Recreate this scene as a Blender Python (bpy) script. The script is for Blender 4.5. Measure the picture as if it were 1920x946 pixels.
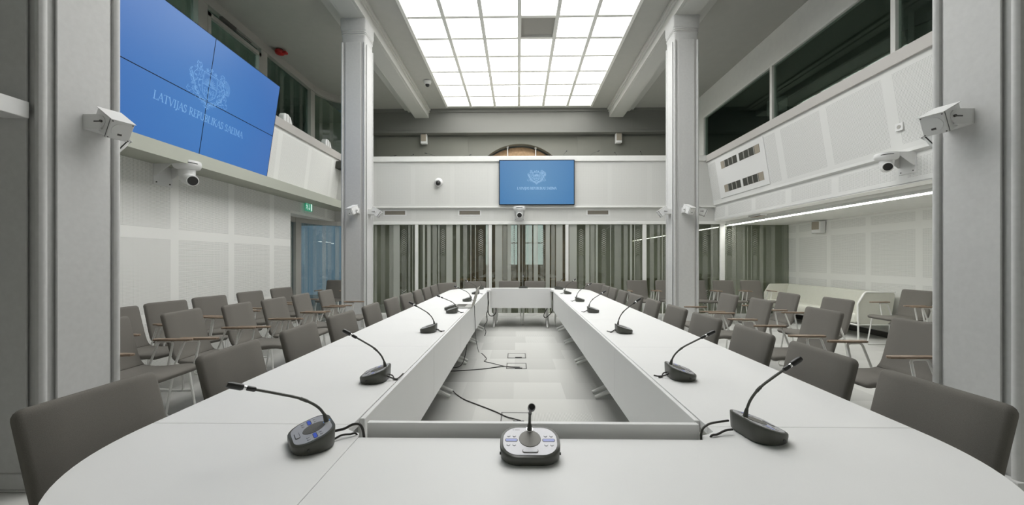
import bpy, math, random
from mathutils import Vector, Matrix
random.seed(7)
for o in list(bpy.data.objects): bpy.data.objects.remove(o)
scn = bpy.context.scene
COL = scn.collection
PI = math.pi
# ---------------------------------------------------------------- camera
cam_d = bpy.data.cameras.new('camera'); cam = bpy.data.objects.new('camera', cam_d); COL.objects.link(cam)
cam.location = (0, 0, 1.32); cam.rotation_euler = (PI/2, 0, 0.0157)
cam_d.sensor_width = 36; cam_d.lens = 733/1920*36; cam_d.shift_y = 13/1920; cam_d.clip_start = .02
scn.camera = cam
# ---------------------------------------------------------------- view, world
scn.view_settings.view_transform = 'Standard'; scn.view_settings.look = 'None'
scn.view_settings.gamma = 1; scn.view_settings.use_curve_mapping = False
scn.view_settings.exposure = 0.0
SKY = 6.1           # radiance of the luminous ceiling
CORR = 60.0           # left corridor lamp, plus fill lamps added in corridor, gallery and control room
STRIP = 17.0          # radiance of the light strip under the right balcony
w = bpy.data.worlds.new('world'); scn.world = w; w.use_nodes = True
w.node_tree.nodes['Background'].inputs[0].default_value = (.13, .22, .33, 1)
w.node_tree.nodes['Background'].inputs[1].default_value = .9

# ---------------------------------------------------------------- materials
def newmat(name):
    m = bpy.data.materials.new(name); m.use_nodes = True
    return m, m.node_tree.nodes, m.node_tree.links, m.node_tree.nodes['Principled BSDF']
def mat(name, col, rough=.6, metal=0, noise=0, nscale=60, bump=0, spec=.5):
    m, N, L, P = newmat(name)
    P.inputs['Base Color'].default_value = (*col, 1); P.inputs['Roughness'].default_value = rough
    P.inputs['Metallic'].default_value = metal; P.inputs['Specular IOR Level'].default_value = spec
    if noise or bump:
        tc = N.new('ShaderNodeTexCoord'); n = N.new('ShaderNodeTexNoise'); n.inputs['Scale'].default_value = nscale
        n.inputs['Detail'].default_value = 4; L.new(tc.outputs['Object'], n.inputs['Vector'])
        if noise:
            r = N.new('ShaderNodeMapRange'); r.inputs[1].default_value = .3; r.inputs[2].default_value = .7
            r.inputs[3].default_value = 1-noise; r.inputs[4].default_value = 1+noise
            mx = N.new('ShaderNodeVectorMath'); mx.operation = 'SCALE'; mx.inputs[0].default_value = col
            L.new(n.outputs['Fac'], r.inputs[0]); L.new(r.outputs[0], mx.inputs['Scale']); L.new(mx.outputs[0], P.inputs['Base Color'])
        if bump:
            b = N.new('ShaderNodeBump'); b.inputs['Strength'].default_value = bump; b.inputs['Distance'].default_value = .002
            L.new(n.outputs['Fac'], b.inputs['Height']); L.new(b.outputs[0], P.inputs['Normal'])
    return m
def emit(name, col, s):
    m, N, L, P = newmat(name)
    P.inputs['Base Color'].default_value = (.02, .02, .02, 1); P.inputs['Emission Color'].default_value = (*col, 1)
    P.inputs['Emission Strength'].default_value = s
    return m
WALL = (.83, .83, .80)
M = {}
M['wall'] = mat('wall_paint', WALL, .85, noise=.02, nscale=8)
M['sill'] = mat('grey_sill_paint', (.50, .48, .455), .6)
M['ceil'] = mat('ceiling_paint', (.44, .44, .41), .9, noise=.02, nscale=6)
M['column'] = mat('column_paint', (.57, .57, .56), .8, noise=.03, nscale=30, bump=.15)
M['table'] = mat('white_laminate', (.80, .80, .79), .42, noise=.01, nscale=3, spec=.3)
M['fabric'] = mat('taupe_fabric', (.180, .170, .152), .95, noise=.16, nscale=900, bump=.5, spec=.15)
M['whitemetal'] = mat('white_metal', (.85, .85, .82), .35)
M['plastic'] = mat('white_plastic', (.78, .78, .77), .45)
M['black'] = mat('black_plastic', (.018, .018, .017), .35)
M['charcoal'] = mat('charcoal_plastic', (.068, .070, .058), .42)
M['cable'] = mat('cable_rubber', (.03, .028, .024), .55)
M['silver'] = mat('silver_plate', (.45, .45, .47), .4, metal=.2)
M['grille'] = mat('speaker_grille', (.13, .125, .11), .5, noise=.2, nscale=1500, metal=.2)
M['chrome'] = mat('chrome', (.8, .8, .8), .15, metal=1)
M['lcd'] = emit('lcd_screen', (.36, .42, .80), .6)
M['lcdblue'] = emit('blue_lcd_screen', (.03, .09, .6), .6)
M['sofa'] = mat('cream_leather', (.66, .66, .585), .5, noise=.02, nscale=20)
M['beige'] = mat('beige_grille', (.35, .31, .25), .8)
M['ventdark'] = mat('vent_grille', (.17, .16, .135), .6)
M['ventlouver'] = mat('vent_dark', (.05, .052, .042), .6)
M['rim'] = mat('metal_rim', (.09, .085, .08), .4, metal=.3)
M['red'] = mat('red_plastic', (.45, .02, .02), .35)
M['frame'] = mat('window_frame_paint', (.42, .41, .38), .5)
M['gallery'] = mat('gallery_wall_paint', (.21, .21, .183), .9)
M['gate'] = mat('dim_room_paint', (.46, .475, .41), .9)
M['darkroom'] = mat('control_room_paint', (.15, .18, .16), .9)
M['tanwood'] = mat('carved_tan_wood', (.36, .23, .12), .6, noise=.2, nscale=12)
M['skyframe'] = mat('skylight_frame', (.80, .80, .76), .6)
M['screenborder'] = mat('screen_bezel', (.006, .01, .018), .6, spec=.15)

def wood():
    m, N, L, P = newmat('oak_veneer')
    tc = N.new('ShaderNodeTexCoord'); mp = N.new('ShaderNodeMapping'); mp.inputs['Scale'].default_value = (6, 60, 60)
    n = N.new('ShaderNodeTexNoise'); n.inputs['Scale'].default_value = 3
    cr = N.new('ShaderNodeValToRGB'); cr.color_ramp.elements[0].color = (.15, .10, .066, 1); cr.color_ramp.elements[1].color = (.36, .275, .20, 1)
    cr.color_ramp.elements[0].position = .3; cr.color_ramp.elements[1].position = .7
    L.new(tc.outputs['Object'], mp.inputs[0]); L.new(mp.outputs[0], n.inputs['Vector']); L.new(n.outputs['Fac'], cr.inputs[0])
    L.new(cr.outputs[0], P.inputs['Base Color']); P.inputs['Roughness'].default_value = .45
    return m
M['wood'] = wood()

def perf(name, axis, u0, pitch, strip, zs, hole=.0155, col=WALL, dark=.20, zmax=None):
    """perforated plaster board: round holes in fields parted by plain strips.
    axis 0/1: which horizontal axis runs along the wall; zs: list of plain (z0,z1) bands"""
    m, N, L, P = newmat(name)
    tc = N.new('ShaderNodeTexCoord'); sp = N.new('ShaderNodeSeparateXYZ'); L.new(tc.outputs['Object'], sp.inputs[0])
    U = sp.outputs[axis]; Z = sp.outputs[2]
    def m2(op, a, b=None, c=None):
        n = N.new('ShaderNodeMath'); n.operation = op
        for i, v in enumerate((a, b, c)):
            if v is None: continue
            if isinstance(v, (int, float)): n.inputs[i].default_value = v
            else: L.new(v, n.inputs[i])
        return n.outputs[0]
    fu = m2('SUBTRACT', m2('FRACT', m2('DIVIDE', m2('ADD', U, 50), hole)), .5)
    fz = m2('SUBTRACT', m2('FRACT', m2('DIVIDE', m2('ADD', Z, 50), hole)), .5)
    r = m2('SQRT', m2('ADD', m2('MULTIPLY', fu, fu), m2('MULTIPLY', fz, fz)))
    h = m2('LESS_THAN', r, .235)
    t = m2('FRACT', m2('DIVIDE', m2('ADD', U, 100*pitch-u0+strip/2), pitch))
    h = m2('MULTIPLY', h, m2('GREATER_THAN', t, strip/pitch))
    for z0, z1 in zs:
        inside = m2('MULTIPLY', m2('GREATER_THAN', Z, z0), m2('LESS_THAN', Z, z1))
        h = m2('MULTIPLY', h, m2('SUBTRACT', 1, inside))
    mx = N.new('ShaderNodeMix'); mx.data_type = 'RGBA'
    mx.inputs['A'].default_value = (*col, 1); mx.inputs['B'].default_value = (dark, dark, dark*.95, 1)
    L.new(h, mx.inputs['Factor']); L.new(mx.outputs['Result'], P.inputs['Base Color']); P.inputs['Roughness'].default_value = .85
    return m
M['perf_left'] = perf('perforated_board_left', 1, 4.83, .965, .12, [(-1, .02), (.58, .69), (1.565, 1.69), (2.56, 9)], dark=.28)
M['perf_right'] = perf('perforated_board_right', 1, 7.08, .885, .10, [(-1, .12), (.92, 1.04), (1.80, 1.92), (2.08, 9)], dark=.38)
M['perf_fascia_r'] = perf('perforated_fascia_right', 1, 5.66, .97, .13, [(-1, 2.27), (2.49, 2.66), (3.47, 9)], col=(.76, .76, .74), dark=.30)
M['perf_fascia_l'] = perf('perforated_fascia_left', 1, 4.83, .965, .12, [(-1, 2.68), (3.54, 9)], dark=.5)
M['perf_far'] = perf('perforated_fascia_far', 0, -.62, .91, .10, [(-1, 2.26), (2.46, 2.60), (3.50, 9)], dark=.55, col=(.68, .68, .655))

def carpet():
    m, N, L, P = newmat('carpet_tiles')
    tc = N.new('ShaderNodeTexCoord'); sp = N.new('ShaderNodeSeparateXYZ'); L.new(tc.outputs['Object'], sp.inputs[0])
    def m2(op, a, b=None):
        n = N.new('ShaderNodeMath'); n.operation = op
        for i, v in enumerate((a, b)):
            if v is None: continue
            if isinstance(v, (int, float)): n.inputs[i].default_value = v
            else: L.new(v, n.inputs[i])
        return n.outputs[0]
    xs = m2('DIVIDE', m2('ADD', sp.outputs[0], 50-.12), .5); ys = m2('DIVIDE', m2('ADD', sp.outputs[1], 50-.20), .5)
    row = m2('FLOOR', ys)
    # brick shift for every second row
    sh = m2('MULTIPLY', m2('MODULO', row, 2), .33)
    xs = m2('ADD', xs, sh)
    cx = m2('FLOOR', xs)
    cb = N.new('ShaderNodeCombineXYZ'); L.new(cx, cb.inputs[0]); L.new(row, cb.inputs[1])
    wn = N.new('ShaderNodeTexWhiteNoise'); wn.noise_dimensions = '2D'; L.new(cb.outputs[0], wn.inputs['Vector'])
    # a cross-tile gradient and fine ribs
    fx = m2('FRACT', xs); fy = m2('FRACT', ys)
    n = N.new('ShaderNodeTexNoise'); n.inputs['Scale'].default_value = 500; L.new(tc.outputs['Object'], n.inputs['Vector'])
    rib = m2('MULTIPLY', m2('SINE', m2('MULTIPLY', sp.outputs[0], 2*PI/.0125)), m2('GREATER_THAN', wn.outputs['Value'], .86))
    rib = m2('MULTIPLY', rib, m2('LESS_THAN', fy, .35))
    v = m2('ADD', m2('MULTIPLY', wn.outputs['Value'], .09), .47)
    v = m2('ADD', v, m2('MULTIPLY', m2('SUBTRACT', fy, .5), .04))
    v = m2('ADD', v, m2('MULTIPLY', rib, .10)); v = m2('ADD', v, m2('MULTIPLY', m2('SUBTRACT', n.outputs['Fac'], .5), .10))
    c = N.new('ShaderNodeCombineXYZ'); L.new(v, c.inputs[0]); L.new(v, c.inputs[1]); L.new(m2('MULTIPLY', v, .955), c.inputs[2])
    L.new(c.outputs[0], P.inputs['Base Color']); P.inputs['Roughness'].default_value = .95; P.inputs['Specular IOR Level'].default_value = .1
    return m
M['carpet'] = carpet()

def glass(name, tint, refl=.16, k=1.2):
    m = bpy.data.materials.new(name); m.use_nodes = True; N = m.node_tree.nodes; L = m.node_tree.links
    N.remove(N['Principled BSDF']); out = N['Material Output']
    tr = N.new('ShaderNodeBsdfTransparent'); tr.inputs[0].default_value = (*tint, 1)
    gl = N.new('ShaderNodeBsdfGlossy'); gl.inputs['Roughness'].default_value = .01; gl.inputs['Color'].default_value = (.9, .93, .9, 1)
    fr = N.new('ShaderNodeFresnel'); fr.inputs[0].default_value = 1.5
    a = N.new('ShaderNodeMath'); a.operation = 'MULTIPLY_ADD'; a.inputs[1].default_value = k; a.inputs[2].default_value = refl-.05
    mx = N.new('ShaderNodeMixShader'); L.new(fr.outputs[0], a.inputs[0]); L.new(a.outputs[0], mx.inputs[0])
    L.new(tr.outputs[0], mx.inputs[1]); L.new(gl.outputs[0], mx.inputs[2]); L.new(mx.outputs[0], out.inputs[0])
    return m
M['glass'] = glass('partition_glass', (.66, .69, .60), .10)
M['glass_dark'] = glass('smoked_glass', (.70, .77, .73), .05, .25)
M['glass_blue'] = glass('gallery_glass', (.42, .50, .50), .04, .45)
def film(name, alpha, col=(.62, .64, .58)):
    m = bpy.data.materials.new(name); m.use_nodes = True; N = m.node_tree.nodes; L = m.node_tree.links
    P = N['Principled BSDF']; P.inputs['Base Color'].default_value = (*col, 1); P.inputs['Roughness'].default_value = .8
    out = N['Material Output']; tr = N.new('ShaderNodeBsdfTransparent'); mx = N.new('ShaderNodeMixShader'); mx.inputs[0].default_value = alpha
    L.new(tr.outputs[0], mx.inputs[1]); L.new(P.outputs[0], mx.inputs[2]); L.new(mx.outputs[0], out.inputs[0])
    return m
M['film_s'] = film('frosted_film_strong', .62); M['film_m'] = film('frosted_film_medium', .34); M['film_f'] = film('frosted_film_faint', .18); M['film_g'] = film('gallery_film', .09)

def screen(name, c0, c1, cx, cz, r):
    m, N, L, P = newmat(name)
    tc = N.new('ShaderNodeTexCoord'); g = N.new('ShaderNodeVectorMath'); g.operation = 'DISTANCE'
    g.inputs[1].default_value = (cx, 0, cz); L.new(tc.outputs['Object'], g.inputs[0])
    mr = N.new('ShaderNodeMapRange'); mr.inputs[2].default_value = r; L.new(g.outputs['Value'], mr.inputs[0])
    mx = N.new('ShaderNodeMix'); mx.data_type = 'RGBA'; mx.inputs['A'].default_value = (*c0, 1); mx.inputs['B'].default_value = (*c1, 1)
    L.new(mr.outputs[0], mx.inputs['Factor']); L.new(mx.outputs['Result'], P.inputs['Emission Color'])
    P.inputs['Specular IOR Level'].default_value = .5; P.inputs['Emission Strength'].default_value = 1; P.inputs['Base Color'].default_value = (.01, .015, .025, 1); P.inputs['Roughness'].default_value = .35
    return m
M['vscreen'] = screen('blue_video_content', (.040, .175, .47), (.026, .12, .40), 0, 0, 1.9)
M['tvscreen'] = screen('blue_television_content', (.105, .26, .46), (.045, .17, .38), 0, 0, 1.1)
M['graphic'] = emit('pale_blue_graphic', (.17, .38, .70), 1)
M['graphic2'] = emit('pale_blue_graphic_small', (.30, .50, .74), 1)

# ---------------------------------------------------------------- mesh builder
class MB:
    def __init__(s): s.v = []; s.f = []; s.mi = []
    def add(s, vs, fs, mi=0, M4=None):
        b = len(s.v)
        s.v += [tuple(M4 @ Vector(v)) if M4 else tuple(v) for v in vs]
        s.f += [tuple(b+i for i in f) for f in fs]; s.mi += [mi]*len(fs)
        return s
    def box(s, x0, x1, y0, y1, z0, z1, mi=0, M4=None):
        vs = [(x, y, z) for z in (z0, z1) for y in (y0, y1) for x in (x0, x1)]
        return s.add(vs, [(0, 2, 3, 1), (4, 5, 7, 6), (0, 1, 5, 4), (2, 6, 7, 3), (0, 4, 6, 2), (1, 3, 7, 5)], mi, M4)
    def quad(s, a, b, c, d, mi=0): return s.add([a, b, c, d], [(0, 1, 2, 3)], mi)
    def tube(s, pts, r, n=8, mi=0, M4=None, closed=False):
        """tube along points; r a number or one radius per point"""
        pts = [Vector(p) for p in pts]; k = len(pts)
        rs = r if isinstance(r, (list, tuple)) else [r]*k
        vs = []; fs = []; up = None
        for i, p in enumerate(pts):
            d = (pts[min(i+1, k-1)]-pts[max(i-1, 0)]).normalized()
            if up is None:
                up = Vector((0, 0, 1)) if abs(d.z) < .9 else Vector((0, 1, 0))
            sx = d.cross(up).normalized(); up = sx.cross(d).normalized()
            for j in range(n):
                a = 2*PI*j/n; vs.append(p+(sx*math.cos(a)+up*math.sin(a))*rs[i])
        for i in range(k-1):
            for j in range(n):
                j2 = (j+1) % n; fs.append((i*n+j, i*n+j2, (i+1)*n+j2, (i+1)*n+j))
        fs.append(tuple(range(n-1, -1, -1))); fs.append(tuple((k-1)*n+j for j in range(n)))
        return s.add(vs, fs, mi, M4)
    def prism(s, poly, z0, z1, mi=0, M4=None):
        n = len(poly); vs = [(x, y, z0) for x, y in poly]+[(x, y, z1) for x, y in poly]
        fs = [tuple(range(n-1, -1, -1)), tuple(range(n, 2*n))]+[(i, (i+1) % n, n+(i+1) % n, n+i) for i in range(n)]
        return s.add(vs, fs, mi, M4)
    def loft(s, rings, mi=0, M4=None, cap=True):
        n = len(rings[0]); vs = [p for r in rings for p in r]; fs = []
        for i in range(len(rings)-1):
            for j in range(n):
                j2 = (j+1) % n; fs.append((i*n+j, i*n+j2, (i+1)*n+j2, (i+1)*n+j))
        if cap: fs.append(tuple(range(n-1, -1, -1))); fs.append(tuple((len(rings)-1)*n+j for j in range(n)))
        return s.add(vs, fs, mi, M4)
    def build(s, name, mats, parent=None, smooth=True, bevel=0, seg=2, angle=35):
        me = bpy.data.meshes.new(name); me.from_pydata(s.v, [], s.f)
        for m in (mats if isinstance(mats, (list, tuple)) else [mats]): me.materials.append(m)
        for p, i in zip(me.polygons, s.mi): p.material_index = i; p.use_smooth = smooth
        me.update()
        if smooth: me.set_sharp_from_angle(angle=math.radians(angle))
        o = bpy.data.objects.new(name, me); COL.objects.link(o)
        if parent: o.parent = parent
        if bevel:
            b = o.modifiers.new('bevel', 'BEVEL'); b.width = bevel; b.segments = seg; b.limit_method = 'ANGLE'; b.angle_limit = math.radians(40)
            b.harden_normals = False
        return o
def tag(o, label=None, cat=None, group=None, kind=None):
    if label: o['label'] = label
    if cat: o['category'] = cat
    if group: o['group'] = group
    if kind: o['kind'] = kind
    return o
def empty(name, loc=(0, 0, 0), rz=0, label=None, cat=None, group=None):
    o = bpy.data.objects.new(name, None); COL.objects.link(o); o.location = loc; o.rotation_euler = (0, 0, rz); o.empty_display_size = .1
    return tag(o, label, cat, group)
def struct(o): o['kind'] = 'structure'; return o
def copy_tree(o, parent=None):
    c = o.copy(); COL.objects.link(c); c.parent = parent
    for ch in list(o.children): copy_tree(ch, c)
    return c
def stadium(w, d, r, n=6):
    """rounded rectangle centred on the origin"""
    pts = []
    for cx, cy, a0 in ((w/2-r, d/2-r, 0), (-w/2+r, d/2-r, 90), (-w/2+r, -d/2+r, 180), (w/2-r, -d/2+r, 270)):
        for i in range(n+1):
            a = math.radians(a0+90*i/n); pts.append((cx+r*math.cos(a), cy+r*math.sin(a)))
    return pts
def circ(r, n=20, cx=0, cy=0): return [(cx+r*math.cos(2*PI*i/n), cy+r*math.sin(2*PI*i/n)) for i in range(n)]
def smooth_path(pts, n=6):
    pts = [Vector(p) for p in pts]; out = []
    for i in range(len(pts)-1):
        p0 = pts[max(i-1, 0)]; p1 = pts[i]; p2 = pts[i+1]; p3 = pts[min(i+2, len(pts)-1)]
        for k in range(n):
            t = k/n
            out.append(.5*((2*p1)+(-p0+p2)*t+(2*p0-5*p1+4*p2-p3)*t*t+(-p0+3*p1-3*p2+p3)*t**3))
    out.append(pts[-1]); return out

# ================================================================ STRUCTURE
XL, XR = -4.30, 4.53          # left wall plane, right balcony front
YF = 9.10                     # far glass partition
ZC = 5.90
struct(MB().box(-8, 9, -4, 14.5, -.1, 0).build('floor', M['carpet'], smooth=False))
# ---- ceiling with the skylight opening
SX0, SX1, SY0, SY1 = -2.12, 2.17, 11.65-13*.715, 11.65
c = MB()
c.box(-5.5, SX0, -4, 11.9, ZC, ZC+.1); c.box(SX1, 5.3, -4, 11.9, ZC, ZC+.1)
c.box(SX0, SX1, SY1, 11.9, ZC, ZC+.1); c.box(SX0, SX1, -4, SY0, ZC, ZC+.1)
c.box(SX0-.05, SX1+.05, SY0-.05, SY1+.05, ZC+.12, ZC+.2)
struct(c.build('ceiling', M['ceil'], smooth=False))
# ---- longitudinal beams on the columns, with a stepped cove along the ceiling
def beam(n, xi, xo, sgn):
    b = MB(); lo, hi = min(xi, xo), max(xi, xo)
    b.box(lo, hi, -4, 11.9, 5.63, ZC-.001)
    # inner cove
    a = xi-sgn*.07
    b.box(min(a, xi), max(a, xi), -4, 11.9, 5.84, ZC-.001); a2 = xi-sgn*.035
    b.box(min(a2, xi), max(a2, xi), -4, 11.9, 5.79, 5.84)
    # outer cove reaches further out
    a = xo+sgn*.30
    b.box(min(a, xo), max(a, xo), -4, 11.9, 5.84, ZC-.001); a2 = xo+sgn*.2
    b.box(min(a2, xo), max(a2, xo), -4, 11.9, 5.80, 5.84)
    # raised panel strip on the soffit
    b.box(lo+.05, hi-.05, -4, 11.85, 5.622, 5.63)
    return struct(b.build(f'trim_{n}', M['beam'], smooth=False, bevel=.004))
M['beam'] = mat('beam_paint', (.58, .58, .55), .85)
beam(1, -2.73, -3.15, -1); beam(2, 2.76, 3.18, 1)
# ---- cross beam / far upper wall
c = MB(); c.box(-4.5, 5.12, 11.9, 12.1, 5.17, ZC); c.box(-4.5, 5.12, 11.87, 11.9, 5.17, 5.235); c.box(-4.5, 5.12, 11.85, 11.9, 5.80, ZC-.001)
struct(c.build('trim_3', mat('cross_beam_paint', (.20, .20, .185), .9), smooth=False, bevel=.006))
# gallery back wall with arched niche
g = MB(); Yg = 12.15
AX, AZ, AR = .06, 3.35, 1.56     # arch centre and radius (soffit ring visible above the parapet)
def archz(x): return AZ+math.sqrt(max(AR*AR-(x-AX)**2, 0))
xs = [AX-AR+2*AR*i/40 for i in range(41)]
g.box(-4.5, AX-AR, Yg, Yg+.12, 2.7, 5.3); g.box(AX+AR, 5.3, Yg, Yg+.12, 2.7, 5.3)
for a, b in zip(xs[:-1], xs[1:]):
    za, zb = archz(a), archz(b)
    g.add([(a, Yg, za), (b, Yg, zb), (b, Yg, 5.3), (a, Yg, 5.3), (a, Yg+.25, za), (b, Yg+.25, zb), (b, Yg+.12, 5.3), (a, Yg+.12, 5.3)],
          [(0, 1, 2, 3), (0, 4, 5, 1), (4, 7, 6, 5)])
for x0, x1 in ((-4.4, -1.55), (1.83, 5.2)):     # raised acoustic panels
    g.box(x0, x1, Yg-.03, Yg, 3.0, 5.13)
for x in (-3.1, -2.2, 2.6, 3.5): g.box(x-.05, x+.05, Yg-.036, Yg-.03, 3.0, 5.05)
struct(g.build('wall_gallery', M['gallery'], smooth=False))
a = empty('arched_doorway', (AX, 12.3, 2.7), label='tan carved wooden arch in the gallery wall above the white parapet', cat='arch')
m = MB()
for (r0, r1, y0) in ((1.52, 1.36, .10), (1.36, 1.22, .0), (1.22, 1.08, .09)):
    ring = []
    for i in range(49):
        t = PI*i/48; ring.append((math.cos(t), math.sin(t)))
    for (c0, s0), (c1, s1) in zip(ring[:-1], ring[1:]):
        z = AZ-2.7
        m.add([(r0*c0, y0, z+r0*s0), (r0*c1, y0, z+r0*s1), (r1*c1, y0, z+r1*s1), (r1*c0, y0, z+r1*s0),
               (r0*c0, y0+.12, z+r0*s0), (r0*c1, y0+.12, z+r0*s1), (r1*c1, y0+.12, z+r1*s1), (r1*c0, y0+.12, z+r1*s0)],
              [(3, 2, 1, 0), (4, 5, 6, 7), (0, 1, 5, 4), (2, 3, 7, 6)])
    for sx in (-1, 1): m.box(min(sx*r0, sx*r1), max(sx*r0, sx*r1), y0, y0+.12, 0, AZ-2.7)
m.build('arch_moulding', M['tanwood'], a)
MB().box(-1.1, 1.1, .22, .26, 0, 1.75).build('door_leaf', M['tanwood'], a, smooth=False)
# gallery floors and back closures
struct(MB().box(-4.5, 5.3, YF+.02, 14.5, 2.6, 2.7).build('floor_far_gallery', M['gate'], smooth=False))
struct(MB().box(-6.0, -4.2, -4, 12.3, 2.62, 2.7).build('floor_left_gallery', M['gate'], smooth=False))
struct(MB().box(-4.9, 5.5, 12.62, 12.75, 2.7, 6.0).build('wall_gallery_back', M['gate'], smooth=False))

# ---- columns
def column(n, x0, x1, y0, y1, near):
    b = MB(); ch = .035
    zt = 5.63
    def ring(e, z):   # chamfer-cornered plan
        X0, X1, Y0, Y1 = x0-e, x1+e, y0-e, y1+e; k = ch
        return [(X0+k, Y0, z), (X1-k, Y0, z), (X1-k*.35, Y0+k*.35, z), (X1, Y0+k, z), (X1, Y1-k, z), (X1-k*.35, Y1-k*.35, z), (X1-k, Y1, z),
                (X0+k, Y1, z), (X0+k*.35, Y1-k*.35, z), (X0, Y1-k, z), (X0, Y0+k, z), (X0+k*.35, Y0+k*.35, z)]
    b.loft([ring(-.012, 0), ring(-.012, 5.16), ring(0, 5.22), ring(.0, 5.30), ring(.012, 5.33), ring(.0, 5.345), ring(.016, 5.36), ring(.004, 5.375), ring(.018, 5.39), ring(.008, 5.405), ring(.022, 5.43), ring(.026, zt)])
    # raised fields on the faces leave a beaded edge
    e = .07; t = .012
    b.box(x0+e, x1-e, y0-t, y0, .0, 5.20); b.box(x0+e, x1-e, y1, y1+t, 0, 5.20)
    b.box(x0-t, x0, y0+e, y1-e, 0, 5.20); b.box(x1, x1+t, y0+e, y1-e, 0, 5.20)
    # quarter beads at the corners
    for cx in (x0+.012, x1-.012):
        for cy in (y0+.012, y1-.012): b.tube([(cx, cy, 0), (cx, cy, 5.2)], .024, 12)
    # plinth
    b.box(x0-.05, x1+.05, y0-.03, y1+.03, 0, .012); b.box(x0-.035, x1+.035, y0-.025, y1+.025, .012, .10)
    return struct(b.build(f'trim_{n}', M['column'], bevel=.004, angle=30))
column(4, -3.16, -2.74, 2.20, 2.64, 1); column(5, -3.16, -2.74, 6.95, 7.33, 0)
column(6, 2.76, 3.18, 2.20, 2.64, 1); column(7, 2.76, 3.18, 6.95, 7.33, 0)
# dark wing walls the near columns stand against (out to the side aisles)
struct(MB().box(-4.3, -3.16, 2.22, 2.5, 0, 5.9).build('wall_left_wing', M['column'], smooth=False))
struct(MB().box(3.18, 4.4, 2.22, 2.5, 0, 5.9).build('wall_right_wing', M['column'], smooth=False))
struct(MB().box(-6.1, 6.4, -4.1, -4, 0, 6).build('wall_back', M['wall'], smooth=False))

# ---- left wall, opening with glazed doors, leaning parapet
OY0 = 7.32; OZ = 2.255
l = MB(); l.box(XL-.4, XL, -4, OY0, 0, 2.59); l.box(XL-.4, XL, OY0, 9.6, OZ, 2.59)
struct(l.build('wall_left', M['perf_left'], smooth=False))
l = MB()
prof = [(-4.30, 2.59), (-4.255, 2.60), (-4.25, 2.63), (-4.13, 3.60), (-4.45, 3.60), (-4.45, 2.59)]
def extrude_y(mb, prof, y0, y1, mi=0):
    n = len(prof); vs = [(x, y0, z) for x, z in prof]+[(x, y1, z) for x, z in prof]
    mb.add(vs, [tuple(range(n)), tuple(range(2*n-1, n-1, -1))]+[(i, n+i, n+(i+1) % n, (i+1) % n) for i in range(n)], mi)
extrude_y(l, prof, -4, 9.25)
struct(l.build('wall_left_parapet', M['perf_fascia_l'], smooth=False))
l = MB(); l.box(-4.5, -4.095, -4, 9.25, 3.60, 3.76); struct(l.build('trim_8', M['sill'], smooth=False, bevel=.006))
# ---- far balcony front
f = MB(); f.box(XL-.2, XR+.3, YF-.0, YF+.25, 2.205, 2.53)
f.box(XL-.2, 4.6, YF-.06, YF+.2, 2.53, 3.58)
struct(f.build('wall_far_parapet', M['perf_far'], smooth=False))
f = MB(); f.box(XL-.2, 4.6, YF-.10, YF+.25, 3.58, 3.70); f.box(XL-.2, 4.6, YF-.075, YF, 2.515, 2.55)
struct(f.build('trim_9', M['wall'], smooth=False, bevel=.005))
# ---- right balcony front, soffit, control-room wall
r = MB()
prof = [(4.53, 2.205), (4.53, 2.54), (4.485, 2.56), (4.485, 2.60), (4.335, 3.545), (4.8, 3.545), (4.8, 2.205)]
extrude_y(r, prof[::-1], -4, 9.2)
struct(r.build('wall_right_parapet', M['perf_fascia_r'], smooth=False))
struct(MB().box(4.30, 5.12, -4, 9.3, 3.546, 3.695).build('trim_10', M['sill'], smooth=False, bevel=.006))
s = MB(); s.box(4.53, 4.79, -4, 9.2, 2.195, 2.21); s.box(4.82, 6.4, -4, 9.2, 2.12, 2.25); s.box(4.79, 4.815, -4, 9.2, 2.15, 2.2)
struct(s.build('ceiling_right_aisle', M['wall'], smooth=False))
struct(MB().box(6.25, 6.4, -4, 9.3, 0, 2.2).build('wall_right', M['perf_right'], smooth=False))
struct(MB().box(6.215, 6.25, -4, 9.1, 0, .09).build('baseboard_right', M['rim'], smooth=False))
# control room: wall above and around its window band, dark room behind
c = MB(); WX = 5.13
c.box(WX, WX+.12, -4, 12, 5.24, ZC); c.box(WX, WX+.12, -4, 12, 3.69, 3.80); c.box(WX, WX+.12, 10.9, 12, 3.80, 5.24)
struct(c.build('wall_control_room', M['wall'], smooth=False))
c = MB(); c.box(7.5, 7.6, -4, 12, 3.5, 5.9); c.box(WX+.12, 7.6, -4, 12, 5.8, 5.9); c.box(WX+.1, 7.6, -4, 12, 3.5, 3.6); c.box(WX, 7.6, 11.9, 12, 3.5, 5.9)
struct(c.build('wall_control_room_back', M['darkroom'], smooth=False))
WN = [0]
def window(name_n, build_frame, build_pane, gm, fm):
    p = build_pane(); p = p.build(f'window_{name_n}', gm, smooth=False); struct(p)
    fr = build_frame().build('window_frame', fm, p, smooth=False, bevel=.003)
    return p
for n, (y0, y1) in enumerate(((8.0, 10.9), (5.42, 8.0), (2.84, 5.42)), 1):
    def fr():
        b = MB()
        b.box(WX-.015, WX+.07, y0, y0+.035, 3.78, 5.26); b.box(WX-.015, WX+.07, y1-.035, y1, 3.78, 5.26)
        b.box(WX-.015, WX+.07, y0+.035, y1-.035, 5.22, 5.26); b.box(WX-.015, WX+.07, y0+.035, y1-.035, 3.78, 3.82); return b
    window(n, fr, lambda: MB().box(WX+.03, WX+.04, y0+.03, y1-.03, 3.8, 5.24), M['glass_dark'], M['whitemetal'])

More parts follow.
